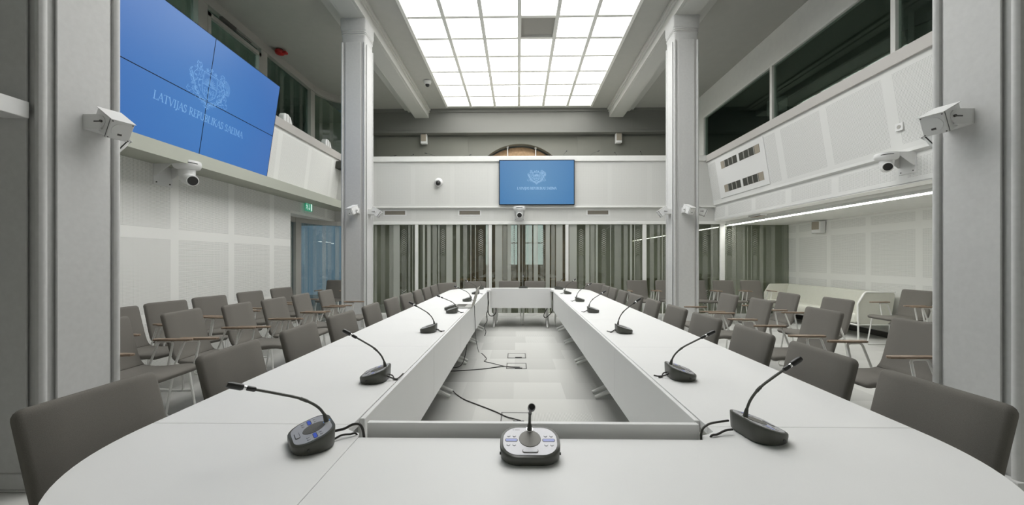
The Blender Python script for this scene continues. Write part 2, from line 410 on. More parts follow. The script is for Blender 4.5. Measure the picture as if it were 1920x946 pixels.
# ---- far glass partition: panes with frosted stripes and chevrons
def PX(u): return (u-960)/733*YF-.143          # stripe edges measured on the glass
FILM = {
 4: ((697, 777), [(700.2, 704.6, 1), (712, 720, 2), (728, 736, 1), (736, 748, 0), (764, 768, 1), (772, 773, 0)], [(751, 761)]),
 5: ((783, 916), [(791.8, 795.5, 0), (800, 806.6, 0), (810, 818.5, 1), (821, 823, 0), (836, 848, 0), (854.7, 861.8, 0), (868, 875.5, 1), (881.8, 883.3, 0), (890.3, 891.7, 0), (911.4, 915, 0)], [(825.6, 833.6), (897, 905.8)]),
 6: ((922, 1060), [(928.3, 941.6, 0), (942.4, 950.5, 1), (951.3, 958.4, 0), (971.3, 975, 0), (979, 980, 0), (986, 987.8, 1), (990.8, 997.9, 1), (1000.9, 1008.6, 0), (1023, 1030.8, 0), (1033.4, 1040.8, 1), (1042.6, 1054.9, 0)], [(959.4, 967.6), (1013, 1020.8)]),
 7: ((1066, 1204), [(1067.4, 1081.5, 0), (1097.7, 1105, 0), (1107, 1115, 1), (1117, 1120.7, 0), (1144, 1145.3, 0), (1152, 1164.4, 1), (1169, 1176.7, 1), (1180.7, 1184.8, 0), (1188.8, 1190.3, 0)], [(1085, 1094), (1128, 1136), (1191.8, 1200)]),
 8: ((1211, 1347), [(1217.7, 1225.4, 1), (1231.7, 1237, 1), (1240, 1241.8, 0), (1262, 1270, 0), (1280, 1290, 1), (1331, 1335.5, 1), (1336, 1344, 2)], [(1243.5, 1251.5), (1315.7, 1325)]),
 9: ((1356, 1481), [(1354.5, 1360, 1), (1370, 1377.7, 1), (1379, 1389, 2), (1389.6, 1394, 1), (1398, 1399.5, 1), (1405, 1406.8, 1), (1420.9, 1428, 1), (1433, 1442, 2), (1442.4, 1449.6, 1), (1462, 1473.7, 2)], [(1360.8, 1369.8), (1408.7, 1416.6)]),
}
GZ0, GZ1 = .07, 2.135
def chevrons(b, x0, x1, y, mi=0):
    n = 13; z = 2.03; xm = (x0+x1)/2; h = (x1-x0)*.42
    for i in range(n):
        t = .008+.009*min(i, n-1-i)/6
        for (a, c, za, zc) in ((x0, xm, z-h, z), (xm, x1, z, z-h)):
            b.quad((a, y, za-t), (c, y, zc-t), (c, y, zc), (a, y, za), mi)
        z -= .046
    b.quad((x0, y, .2), (x1, y, .2), (x1, y, z-h), (x0, y, z-h), 2)
    b.add([(x0, y, z-h), (x1, y, z-h), (xm, y, z)], [(0, 1, 2)], 2)
    z = .62
    for i in range(7):
        for (a, c, za, zc) in ((x0, xm, z, z-h), (xm, x1, z-h, z)):
            b.quad((a, y-.002, za-.015), (c, y-.002, zc-.015), (c, y-.002, zc), (a, y-.002, za), mi)
        z -= .05
for n, ((u0, u1), st, chv) in FILM.items():
    x0, x1 = PX(u0), PX(u1)
    p = struct(MB().box(x0, x1, YF+.03, YF+.04, GZ0, GZ1).build(f'window_{n}', M['glass'], smooth=False))
    b = MB()
    for a, c_, k in st: b.quad((PX(a), YF+.026, GZ0), (PX(c_), YF+.026, GZ0), (PX(c_), YF+.026, GZ1), (PX(a), YF+.026, GZ1), k)
    for a, c_ in chv: chevrons(b, PX(a), PX(c_), YF+.026)
    b.build('frosted_film', [M['film_s'], M['film_m'], M['film_f']], p, smooth=False)
f = MB()
for u0, u1 in ((690, 697), (777, 783), (916, 922), (1060, 1066), (1204, 1211), (1347, 1356), (1481, 1488)):
    f.box(PX(u0), PX(u1), YF, YF+.09, .06, 2.135)
f.box(PX(690), 6.3, YF-.01, YF+.1, 2.135, 2.205); f.box(PX(690), 6.3, YF-.03, YF+.12, 0, .065)
struct(f.build('trim_11', M['wall'], smooth=False, bevel=.004))

# ---- left recess: glazed doors parallel to the wall, then curving to the partition
arc = [(-4.68, 7.2), (-4.68, 8.05), (-4.60, 8.55), (-4.42, 8.88), (-4.15, 9.08), (-3.55, 9.10)]
apts = [Vector((x, y, 0)) for x, y in arc]
wn = 10
for i, (k0, k1) in enumerate(((0, 1), (1, 5))):
    pts = [apts[k] for k in range(k0, k1+1)]
    if len(pts) > 2: pts = smooth_path(pts, 5)
    b = MB(); fb = MB()
    for a_, b_ in zip(pts[:-1], pts[1:]):
        b.quad((a_.x, a_.y, .07), (b_.x, b_.y, .07), (b_.x, b_.y, 2.10), (a_.x, a_.y, 2.10))
    L_ = [0]
    for a_, b_ in zip(pts[:-1], pts[1:]): L_.append(L_[-1]+(b_-a_).length)
    def at(s):
        for j in range(len(pts)-1):
            if s <= L_[j+1] or j == len(pts)-2:
                t = (s-L_[j])/(L_[j+1]-L_[j]); p = pts[j].lerp(pts[j+1], t); d = (pts[j+1]-pts[j]).normalized()
                return p+Vector((d.y, -d.x, 0))*.006
    s = .06; rnd = random.Random(i+3)
    while s < L_[-1]-.08:
        wd = rnd.choice((.012, .05, .09, .12)); e = min(s+wd, L_[-1]-.02); a_, b_ = at(s), at(e)
        fb.quad((a_.x, a_.y, .07), (b_.x, b_.y, .07), (b_.x, b_.y, 2.10), (a_.x, a_.y, 2.10), rnd.choice((1, 2, 2)))
        s = e+rnd.choice((.03, .05, .08))
    p = struct(b.build(f'window_{wn}', M['glass'], smooth=True)); wn += 1
    fb.build('frosted_film', [M['film_s'], M['film_m'], M['film_f']], p, smooth=False)
b = MB()
sp = smooth_path(apts[1:], 5)
full = [apts[0]]+sp
for a_, b_ in zip(full[:-1], full[1:]):
    d = (b_-a_).normalized(); nrm = Vector((d.y, -d.x, 0))
    for z0, z1, t in ((2.10, 2.2, .05), (0, .07, .05)):
        A, B = a_+nrm*t, b_+nrm*t; C, D = b_-nrm*t, a_-nrm*t
        b.add([(A.x, A.y, z0), (B.x, B.y, z0), (C.x, C.y, z0), (D.x, D.y, z0), (A.x, A.y, z1), (B.x, B.y, z1), (C.x, C.y, z1), (D.x, D.y, z1)],
              [(3, 2, 1, 0), (4, 5, 6, 7), (0, 1, 5, 4), (1, 2, 6, 5), (2, 3, 7, 6), (3, 0, 4, 7)])
b.box(-4.74, -4.62, 8.06, 8.26, 0, 2.2); b.box(-4.74, -4.66, 7.2, 7.3, 0, 2.2); b.box(-3.68, -3.46, 9.04, 9.16, 0, 2.2)
struct(b.build('trim_12', M['frame'], smooth=False))
struct(MB().box(-5.3, XL-.001, 7.2, 9.5, 2.2, 2.3).build('ceiling_left_recess', M['wall'], smooth=False))
# ---- corridor behind the partition
c = MB(); c.box(-4.0, -1.6, 12.9, 13.0, 0, 2.6); c.box(1.7, 6.4, 12.9, 13.0, 0, 2.6); c.box(6.3, 6.4, 9.2, 13, 0, 2.6); c.box(-4.1, -4.0, 10.6, 13, 0, 2.6)
c.box(-4.1, 6.4, 9.35, 13, 2.5, 2.6)
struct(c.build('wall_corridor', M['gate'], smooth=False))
c = MB(); c.box(-1.6, 1.7, 12.82, 12.9, 0, 1.15)
for a_, b_ in ((-1.6, -1.07), (-.94, -.24), (-.03, .24), (.46, .50), (.82, 1.7)): c.box(a_, b_, 12.82, 12.9, 1.15, 2.5)
struct(c.build('trim_13', mat('dark_oak_panelling', (.30, .19, .10), .5, noise=.3, nscale=9), smooth=False))
p = struct(MB().box(-1.07, .82, 12.97, 12.985, 1.15, 2.45).build('window_12', emit('daylight_pane', (.68, .80, .95), 1.2), smooth=False))
b = MB(); 
for x in (-1.0, -.13, .64): b.box(x-.01, x+.01, 12.95, 12.97, 1.15, 2.45)
b.box(-1.07, .82, 12.95, 12.97, 1.85, 1.88); b.build('window_frame', M['wood'], p, smooth=False)
t = empty('meeting_table', (-.1, 11.3, 0), label='brown meeting table in the room behind the glass partition', cat='table')
MB().box(-1.7, 1.6, -.5, .5, .71, .75).build('tabletop', M['tanwood'], t, bevel=.004)
for sx in (-1.5, 1.4): MB().box(sx-.05, sx+.05, -.3, .3, 0, .71).build('leg', M['tanwood'], t, bevel=.004)

# ---- left gallery windows (behind the left parapet) with curved far end
gp = [Vector(p) for p in ((-5.42, -4, 0), (-5.42, 10.15, 0))]
curve = smooth_path([Vector(p) for p in ((-5.42, 10.15, 0), (-5.36, 10.45, 0), (-5.15, 10.80, 0), (-4.8, 11.02, 0), (-4.45, 11.09, 0), (-4.2, 11.11, 0))], 4)
ZT = 5.72
tr = MB()
for z0, z1, t in ((ZT, 5.9, .05), (ZT-.02, ZT+.05, .09), (2.7, 2.85, .05)):
    pl = gp[:1]+curve
    for a_, b_ in zip(pl[:-1], pl[1:]):
        d = (b_-a_).normalized(); nrm = Vector((d.y, -d.x, 0)); A, B = a_+nrm*t, b_+nrm*t; C, D = b_-nrm*.06, a_-nrm*.06
        tr.add([(A.x, A.y, z0), (B.x, B.y, z0), (C.x, C.y, z0), (D.x, D.y, z0), (A.x, A.y, z1), (B.x, B.y, z1), (C.x, C.y, z1), (D.x, D.y, z1)],
               [(3, 2, 1, 0), (4, 5, 6, 7), (0, 1, 5, 4), (1, 2, 6, 5), (2, 3, 7, 6), (3, 0, 4, 7)])
for y in (2.2, 4.5, 6.55, 8.15, 10.1): tr.box(-5.47, -5.345, y-.10, y+.10, 2.7, 5.71)
struct(tr.build('trim_14', M['frame'], smooth=False))
for y0, y1 in ((-4, 2.1), (2.3, 4.4), (4.6, 6.45), (6.65, 8.05), (8.25, 10.0)):
    p = struct(MB().box(-5.44, -5.43, y0, y1, 2.85, ZT).build(f'window_{wn+1}', M['glass_blue'], smooth=False)); wn += 1
    b = MB(); y = y0+.1; rnd = random.Random(wn)
    while y < y1-.15:
        wd = rnd.choice((.02, .08, .14)); b.quad((-5.42, y, 2.85), (-5.42, min(y+wd, y1), 2.85), (-5.42, min(y+wd, y1), ZT), (-5.42, y, ZT), rnd.choice((0, 0, 1))); y += wd+rnd.choice((.08, .16, .26))
    b.build('frosted_film', [M['film_g'], M['film_g']], p, smooth=False)
    if y0 == 6.65:
        b = MB(); b.box(-5.40, -5.34, y0, y0+.07, 2.9, 5.6); b.box(-5.40, -5.34, y1-.07, y1, 2.9, 5.6); b.box(-5.40, -5.34, y0, y1, 5.53, 5.6)
        b.box(-5.34, -5.28, y0+.25, y0+.6, 5.60, 5.66, 1); b.tube([(-5.31, y0+.5, 5.62), (-5.28, y0+1.0, 5.60)], .012, 6, 1)
        b.build('window_frame', [M['frame'], M['rim']], p, smooth=False)
b = MB(); fb = MB()
for j, (a_, b_) in enumerate(zip(curve[:-1], curve[1:])):
    b.quad((a_.x, a_.y, 2.85), (b_.x, b_.y, 2.85), (b_.x, b_.y, ZT), (a_.x, a_.y, ZT))
    if j % 3 == 1:
        d = (b_-a_).normalized(); o_ = Vector((d.y, -d.x, 0))*.01; A, B = a_+o_, b_+o_
        fb.quad((A.x, A.y, 2.85), (B.x, B.y, 2.85), (B.x, B.y, ZT), (A.x, A.y, ZT))
p = struct(b.build('window_18', M['glass_blue'], smooth=True)); fb.build('frosted_film', M['film_g'], p, smooth=False)
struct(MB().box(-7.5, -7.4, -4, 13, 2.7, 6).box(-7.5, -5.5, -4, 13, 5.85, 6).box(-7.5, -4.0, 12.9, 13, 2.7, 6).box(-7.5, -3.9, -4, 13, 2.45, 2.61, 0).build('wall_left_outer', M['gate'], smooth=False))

# ================================================================ SKYLIGHT
sk = empty('luminous_ceiling', (0, 0, ZC), label='large gridded white luminous skylight in the ceiling', cat='skylight')
TW = (SX1-SX0)/6; TL = .715
fr = MB(); d = .036
for i in range(7): fr.box(SX0+i*TW-(d if 0 < i < 6 else .03), SX0+i*TW+(d if 0 < i < 6 else .03), SY0, SY1, -.045, .05)
for j in range(14): fr.box(SX0, SX1, SY0+j*TL-d, SY0+j*TL+d, -.02, .05)
fr.build('frame', M['skyframe'], sk, smooth=False)
mp_ = emit('diffuser_glow', (1.0, 1.0, .985), SKY); blank = mat('blank_panel', (.35, .34, .31), .8)
dif0 = None
for i in range(6):
    for j in range(13):
        x = SX0+(i+.5)*TW; y = SY0+(j+.5)*TL
        if (i, j) == (3, 7):
            MB().box(x-TW/2+d, x+TW/2-d, y-TL/2+d, y+TL/2-d, .02, .04).build('blank_panel', blank, sk, smooth=False); continue
        if dif0 is None:
            dif0 = MB().box(-TW/2+d, TW/2-d, -TL/2+d, TL/2-d, .03, .04).build('diffuser_panel', mp_, sk, smooth=False); q = dif0
        else:
            q = dif0.copy(); COL.objects.link(q)
        q.location = (x, y, 0)
sm = empty('smoke_detector', (.02, 10.22, ZC-.03), label='tiny white smoke detector on the skylight grid', cat='smoke detector')
MB().prism(circ(.05), -.02, 0).build('base', M['plastic'], sm); MB().prism(circ(.033), -.045, -.02).build('sensor_head', M['plastic'], sm)
# light strip
st = empty('linear_light', (4.86, 0, 2.12), label='long thin glowing linear light under the right balcony', cat='light strip')
MB().box(-.045, .045, -3.5, 9.08, -.012, 0).build('housing', M['whitemetal'], st, smooth=False)
MB().box(-.04, .04, -3.5, 9.07, -.022, -.012).build('diffuser', emit('strip_glow', (1, 1, .94), STRIP), st, smooth=False)

def lamp_or_fill(x, y, z, L, W, s, lab, rz=0):  # builds the left corridor lamp and the added fill lamps
    e = empty('lamp_or_fill_panel', (x, y, z), rz, label=lab, cat='lamp')
    MB().box(-L/2-.01, L/2+.01, -W/2-.01, W/2+.01, -.03, 0).build('housing', M['whitemetal'], e, smooth=False)
    MB().box(-L/2, L/2, -W/2, W/2, -.036, -.03).build('diffuser', emit('lamp_or_fill_glow', (1, .98, .9), s), e, smooth=False)
lamp_or_fill(-1.9, 10.6, 2.5, .6, .12, CORR, 'short bright ceiling lamp in the corridor behind the glass, left one')
lamp_or_fill(1.9, 10.9, 2.5, .6, .12, CORR, 'short added fill lamp in the corridor behind the glass, right one')  # added fill, brightens the corridor seen through the partition
lamp_or_fill(4.6, 11.2, 2.5, .6, .12, CORR*.6, 'short added fill lamp in the corridor behind the glass, farthest right')  # another added fill for the right end of the corridor
lamp_or_fill(-6.5, 1.5, 5.84, .25, 3.0, CORR*.9, 'added unseen fill lamp behind the left gallery windows, nearer one')  # added out of view to lift the dark gallery windows
lamp_or_fill(-6.5, 6.3, 5.84, .25, 3.0, CORR*.9, 'added unseen fill lamp behind the left gallery windows, farther one')  # second hidden fill, added to lighten the gallery glass
lamp_or_fill(7.2, 4.5, 5.79, .035, 5.0, CORR*.22, 'thin added fill lamp inside the control room')  # added to lighten the control room; its line imitates a reflection

# ================================================================ CONFERENCE TABLE (modules that can be moved apart)
TZ = .74; TH = .028
def outline(cxx, a, yedge, depth, sgn, n=72, p=2.4):
    """curved table end: points from the left (x=-a) to the right (x=+a)"""
    pts = []
    for i in range(n+1):
        t = PI*(1-i/n); c_, s_ = math.cos(t), math.sin(t)
        x = cxx+a*math.copysign(abs(c_)**(2/p), c_); y = yedge+sgn*depth*abs(s_)**(2/p); pts.append((x, y))
    return pts
def t_leg(mb, x, y, fx=(-.30, .285), along='x'):
    """post with two tapered feet, standing at x,y; feet along x or y"""
    mb.tube([(x, y, .12), (x, y, .71)], .026, 12); mb.box(x-.09, x+.09, y-.03, y+.03, .70, TZ-TH)
    for f in fx:
        if along == 'x': mb.tube([(x, y, .135), (x+f*.5, y, .075), (x+f, y, .016)], [.026, .023, .015], 10)
        else: mb.tube([(x, y, .135), (x, y+f*.5, .075), (x, y+f, .016)], [.026, .023, .015], 10)
def module(label, poly, panel=None, legs=(), group='white conference table modules', legalong='x', fx=(-.30, .285), extra=None):
    cx = sum(p[0] for p in poly)/len(poly); cy = sum(p[1] for p in poly)/len(poly)
    e = empty('conference_table', (cx, cy, 0), label=label, cat='table', group=group)
    sh = lambda m: Matrix.Translation((-cx, -cy, 0))
    T = Matrix.Translation((-cx, -cy, 0))
    MB().prism(poly, TZ-TH, TZ, M4=T).build('tabletop', M['table'], e, bevel=.001, seg=1)
    if panel: MB().box(*panel, M4=T).build('modesty_panel', M['table'], e, smooth=False, bevel=.0015, seg=1)
    for (x, y) in legs:
        m = MB(); t_leg(m, x, y, fx, legalong); m.v = [tuple(T @ Vector(v)) for v in m.v]; m.build('leg', M['whitemetal'], e)
    return e
YS = [1.368, 2.605, 3.79, 4.975, 6.16, 7.24]
G = .0006
ordn = ['nearest', 'second', 'third', 'fourth', 'farthest']
for k in range(5):
    y0, y1 = YS[k]+G, YS[k+1]-G
    module(f'white straight table module on the left side, {ordn[k]} from the camera', [(-1.297, y0), (-.582, y0), (-.582, y1), (-1.297, y1)],
           (-.58, -.562, (y0+.055 if k == 0 else y0), (y1-.09 if k == 4 else y1), .39, TZ-.002), [(-.94, y0+.07), (-.94, y1-.07)], fx=(-.28, .29))
    module(f'white straight table module on the right side, {ordn[k]} from the camera', [(.658, y0), (1.357, y0), (1.357, y1), (.658, y1)],
           (.638, .656, (y0+.055 if k == 0 else y0), (y1-.13 if k == 4 else y1), .39, TZ-.002), [(1.02, y0+.07), (1.02, y1-.07)], fx=(-.29, .28))
cxx, aa = .03, 1.327
near = outline(cxx, aa, YS[0]-G, .80, -1); far = outline(cxx, aa, YS[5]+G, .78, 1)
def split(pts, xl, xr):
    L_ = [p for p in pts if p[0] < xl]; C_ = [p for p in pts if xl <= p[0] <= xr]; R_ = [p for p in pts if p[0] > xr]
    def yat(x):
        for a_, b_ in zip(pts[:-1], pts[1:]):
            if a_[0] <= x <= b_[0] and b_[0] > a_[0]: return a_[1]+(b_[1]-a_[1])*(x-a_[0])/(b_[0]-a_[0])
    return L_+[(xl-G, yat(xl))], [(xl+G, yat(xl))]+C_+[(xr-G, yat(xr))], [(xr+G, yat(xr))]+R_
nl, nc, nr = split(near, -.522, .595); fl, fc, frr = split(far, -.50, .60)
port = [(-.522-.045*math.cos(a), 1.268+.045*math.sin(a)) for a in [PI*.5*i/5 for i in range(6)]]
module('white curved corner table module at the near left', nl+[(-.522-G, 1.268), (-.532, 1.30), (-.556, 1.31), (-.582, 1.33), (-.582, YS[0]-G)], None, [(-.94, 1.2)], fx=(-.28, .28))
module('white curved table module nearest the camera, reaching the near right corner', nc[:-1]+nr[1:]+[(.658, YS[0]-G), (.658, 1.33), (.632, 1.31), (.605, 1.30), (.595, 1.268), (-.522+G, 1.268)], (-.505, .597, 1.299, 1.319, .39, .775), [(-.40, 1.0), (.95, 1.0)], legalong='y', fx=(-.26, .26))
module('white centre table module at the far end with a raised front panel', fc+[(.60-G, 7.54), (-.50+G, 7.54)], (-.535, .635, 7.485, 7.505, .39, .768), [(-.47, 7.76), (.565, 7.76)], legalong='y', fx=(-.25, .18))
module('white curved corner table module at the far left', fl+[(-.50-G, 7.54), (-.53, 7.40), (-.582, 7.34), (-.582, YS[5]+G)], None, [(-.92, 7.4)], fx=(-.28, .27))
module('white curved corner table module at the far right', frr+[(.658, YS[5]+G), (.658, 7.34), (.63, 7.40), (.60+G, 7.54)], None, [(1.0, 7.4)], fx=(-.27, .28))

# ================================================================ CHAIRS
def arc_profile(pts, n): return smooth_path([(p[0], 0, p[1]) for p in pts], n)
def padded(profile, thick, W, r0, r1, nu=1):
    """upholstered pad swept along a side profile; corner radii r0 at its start, r1 at its end"""
    P_ = profile; k = len(P_); L_ = [0]
    for a_, b_ in zip(P_[:-1], P_[1:]): L_.append(L_[-1]+(b_-a_).length)
    tot = L_[-1]; b = MB(); rings = []
    def resample(s):
        for j in range(k-1):
            if s <= L_[j+1]+1e-9:
                t = (s-L_[j])/(L_[j+1]-L_[j]); p = P_[j].lerp(P_[j+1], t)
                d0 = (P_[min(j+1, k-1)]-P_[j]).normalized(); return p, d0
        return P_[-1], (P_[-1]-P_[-2]).normalized()
    ss = [0]
    for q in (.08, .3, .65, 1): ss.append(r0*q)
    m = 12
    for i in range(1, m): ss.append(r0+(tot-r0-r1)*i/m)
    for q in (1, .65, .3, .08, 0): ss.append(tot-r1*q)
    for s in ss:
        p, d = resample(s); nrm = Vector((-d.z, 0, d.x))
        hw = W/2
        if s < r0: hw = W/2-r0+math.sqrt(max(r0*r0-(r0-s)**2, 0))
        if s > tot-r1: q = s-(tot-r1); hw = W/2-r1+math.sqrt(max(r1*r1-q*q, 0))
        th = thick/2
        e = min(s, tot-s)
        if e < thick*.5: th = thick/2*(.45+.55*math.sqrt(max(0, 1-(1-e/(thick*.5))**2)))
        ring = []
        for sx, sn in ((-1, -.55), (-1, .55), (-.965, 1), (-.5, 1.06), (0, 1.08), (.5, 1.06), (.965, 1), (1, .55), (1, -.55), (.965, -1), (.5, -1.06), (0, -1.08), (-.5, -1.06), (-.965, -1)):
            w_ = hw*sx if abs(sx) < .9 else (hw if abs(sx) == 1 else hw-.014)*math.copysign(1, sx)
            v = p+nrm*(th*sn); ring.append((v.x, w_, v.z))
        rings.append(ring)
    b.loft(rings); return b
def side_frame(arms):
    """white rod side frame: sled foot, two legs, and the arm support"""
    out = []
    for s in (-1, 1):
        y = s*.225; yo = s*.255
        b = MB()
        pth = [(.03, y, .435), (-.015, yo, .03), (.0, yo, .012), (.03, yo, .008), (.40, yo, .008), (.435, yo, .012), (.445, yo, .03), (.40, y, .435)]
        b.tube(pth, .0092, 8)
        if arms:
            ya = s*.255
            b.tube([(.05, y, .42), (.055, ya, .44), (.128, ya, .625), (.138, ya, .639), (.155, ya, .645), (.228, ya, .645), (.245, ya, .639), (.248, ya, .625), (.212, ya, .44), (.205, y, .425)], .0092, 8)
        out.append(b)
    return out
def make_chair(name, arms):
    e = empty(name, (0, 0, 0))
    back = arc_profile([(-.085, .862), (-.055, .74), (-.015, .58), (.012, .50), (.045, .462)], 5)
    seat = arc_profile([(.050, .458), (.11, .440), (.25, .440), (.38, .455), (.46, .455), (.495, .438)], 5)
    padded(back, .040, .44, .030, .004).build('backrest', M['fabric'], e, angle=60)
    padded(seat, .042, .44, .004, .035).build('seat', M['fabric'], e, angle=60)
    for b in side_frame(arms): b.build('leg_frame', M['whitemetal'], e)
    b = MB(); b.tube([(.06, -.225, .415), (.06, .225, .415)], .008, 8); b.tube([(.36, -.225, .425), (.36, .225, .425)], .008, 8); b.build('cross_rail', M['whitemetal'], e)
    if arms:
        for s in (-1, 1):
            pl = [(.10, -.020), (.12, -.026), (.32, -.026), (.40, -.020), (.412, 0), (.40, .020), (.32, .026), (.12, .026), (.10, .020), (.094, 0)]
            MB().prism(pl, .652, .668, M4=Matrix.Translation((0, s*.255, 0))).build('armrest', M['wood'], e, bevel=.003)
    return e
proto = {0: make_chair('conference_chair', 0), 1: make_chair('armchair', 1)}
used = {0: False, 1: False}
def chair(kind, x, y, deg, label, group, tz=0):
    """x,y: where the top of the backrest stands; deg: direction the sitter faces"""
    a = math.radians(deg)
    e = proto[kind] if not used[kind] else copy_tree(proto[kind]); used[kind] = True
    e.location = (x+.085*math.cos(a), y+.085*math.sin(a), 0); e.rotation_euler = (0, 0, a)
    tag(e, label, 'chair', group); return e
num = ['first', 'second', 'third', 'fourth', 'fifth', 'sixth', 'seventh', 'eighth', 'ninth', 'tenth']
LY = [1.37, 2.03, 2.67, 3.31, 3.98, 4.62, 5.24, 5.82, 6.38, 6.95]
RY = [1.46, 2.03, 2.60, 3.24, 3.84, 4.50, 5.15, 5.79, 6.36, 6.88]
jit = [-2, 1, 2, -3, 2, 0, -2, 2, 1, -1]
for i, y in enumerate(LY):
    lab = 'largest grey armless chair at the table\'s left edge, beside the near column' if i == 0 else f'grey armless chair at the left table edge, {num[i]} counted from the camera'
    chair(0, -1.515, y, jit[i], lab, 'grey armless chairs around the conference table')
for i, y in enumerate(RY):
    lab = 'largest grey armless chair at the table\'s right edge, beside the near column' if i == 0 else f'grey armless chair at the right table edge, {num[i]} counted from the camera'
    chair(0, 1.555 if i else 1.55, y, 180-jit[-i-1], lab, 'grey armless chairs around the conference table')
for x, y, d, lab in ((-1.40, 7.66, -46, 'grey armless chair turned diagonally at the far left table corner'), (1.50, 7.60, 226, 'grey armless chair turned diagonally at the far right table corner'),
                     (-.90, 8.20, -86, 'grey armless chair at the far table end, leftmost, beside the laptop in view'), (-.19, 8.36, -90, 'grey armless chair at the far table end, just left of the centre microphone'),
                     (.355, 8.36, -90, 'grey armless chair at the far table end, just right of the centre microphone'), (1.02, 8.24, -94, 'grey armless chair at the far table end, rightmost')):
    chair(0, x, y, d, lab, 'grey armless chairs around the conference table')
LA = [2.91, 3.46, 4.02, 4.57, 5.14, 5.80]
for i, y in enumerate(LA):
    chair(1, [-3.17, -3.02, -2.93, -2.89, -2.89, -2.89][i], y, [2, 4, 3, 0, 4, 3][i], f'grey armchair with wooden armrests in the left inner row, {num[i]} counted from the camera', 'grey armchairs in the left rows')
LB = [3.62, 4.20, 4.80, 5.53, 6.27]
for i, y in enumerate(LB):
    chair(1, -3.84 if i else -3.80, y, [0, -9, -10, -8, -10][i], f'grey armchair with wooden armrests against the left perforated wall, {num[i]} counted from the camera', 'grey armchairs in the left rows')
chair(1, -4.02, 8.62, -88, 'grey armchair facing the camera by the blue glazed doors', 'grey armchairs facing the camera')
for i, (x, y, d) in enumerate(((2.99, 2.94, 180), (2.83, 3.66, 179), (2.82, 4.57, 176), (2.80, 5.22, 178))):
    chair(1, x, y, d, f'grey armchair with wooden armrests in the right inner row, {num[i]} counted from the camera', 'grey armchairs in the right rows')
for i, (x, y, d) in enumerate(((3.77, 4.66, 180), (3.69, 5.38, 177))):
    chair(1, x, y, d, ('grey armchair in the right outer row, nearer of its two', 'grey armchair in the right outer row, farther of its two')[i], 'grey armchairs in the right rows')
chair(1, 5.95, 5.91, 183, 'grey armchair standing beside the end of the cream sofa', 'grey armchairs by the right wall')
chair(1, 5.95, 5.27, 180, 'grey armchair by the right wall half hidden behind the near right column', 'grey armchairs by the right wall')
fl_ = ['leftmost', 'second from left', 'third from left behind the column', 'fourth from left', 'rightmost, nearest the sofa']
for i, x in enumerate((2.60, 3.22, 3.86, 4.47, 5.06)):
    chair(1, x, 8.62, -90+[2, 0, 1, -1, 1][i], f'grey armchair facing the camera before the glass partition, {fl_[i]}', 'grey armchairs facing the camera')

# ================================================================ SOFA
so = empty('sofa', (5.57, 6.5, 0), label='long cream leather sofa with white frame against the right wall', cat='sofa')
Lf = 2.45
prof = [(0.02, .26), (0.0, .36), (.02, .42), (.10, .44), (.42, .41), (.47, .46), (.53, .76), (.60, .775), (.64, .76), (.58, .30), (.50, .25), (.10, .235)]
b = MB(); b.v = []; n = len(prof)
seat = [(0.02, .26), (0.0, .36), (.02, .42), (.10, .44), (.46, .41), (.50, .26)]
def ext(mb, pr, y0, y1): mb.loft([[(x, y0, z) for x, z in pr], [(x, y1, z) for x, z in pr]])
b = MB(); ext(b, seat, .05, Lf-.05); b.build('seat', M['sofa'], so, bevel=.02, seg=3)
backp = [(.42, .41), (.50, .70), (.525, .765), (.56, .78), (.60, .765), (.60, .28), (.45, .26)]
b = MB(); ext(b, backp, .05, Lf-.05); b.build('backrest', M['sofa'], so, bevel=.012, seg=3)
endp = [(.03, .26), (-.005, .30), (-.005, .58), (.10, .755), (.13, .775), (.58, .775), (.61, .74), (.54, .30), (.46, .235), (.12, .235)]
for y0 in (0.0, Lf-.045):
    b = MB(); ext(b, endp, y0, y0+.045); b.build('end_panel', M['sofa'], so, bevel=.01, seg=2)
for y0 in (-.012,):
    b = MB(); b.tube([(.0, y0, .0), (-.012, y0, .56), (-.012, y0, .59), (.095, y0, .765), (.12, y0, .785), (.59, y0, .785)], .013, 8)
    b.tube([(.0, y0, .25), (.50, y0, .25)], .010, 6); b.tube([(.50, y0, 0), (.50, y0, .25)], .012, 6); b.build('side_frame', M['whitemetal'], so)
b = MB(); b.tube([(0.0, 0, .245), (0.0, Lf, .245)], .012, 8); b.build('front_rail', M['whitemetal'], so)

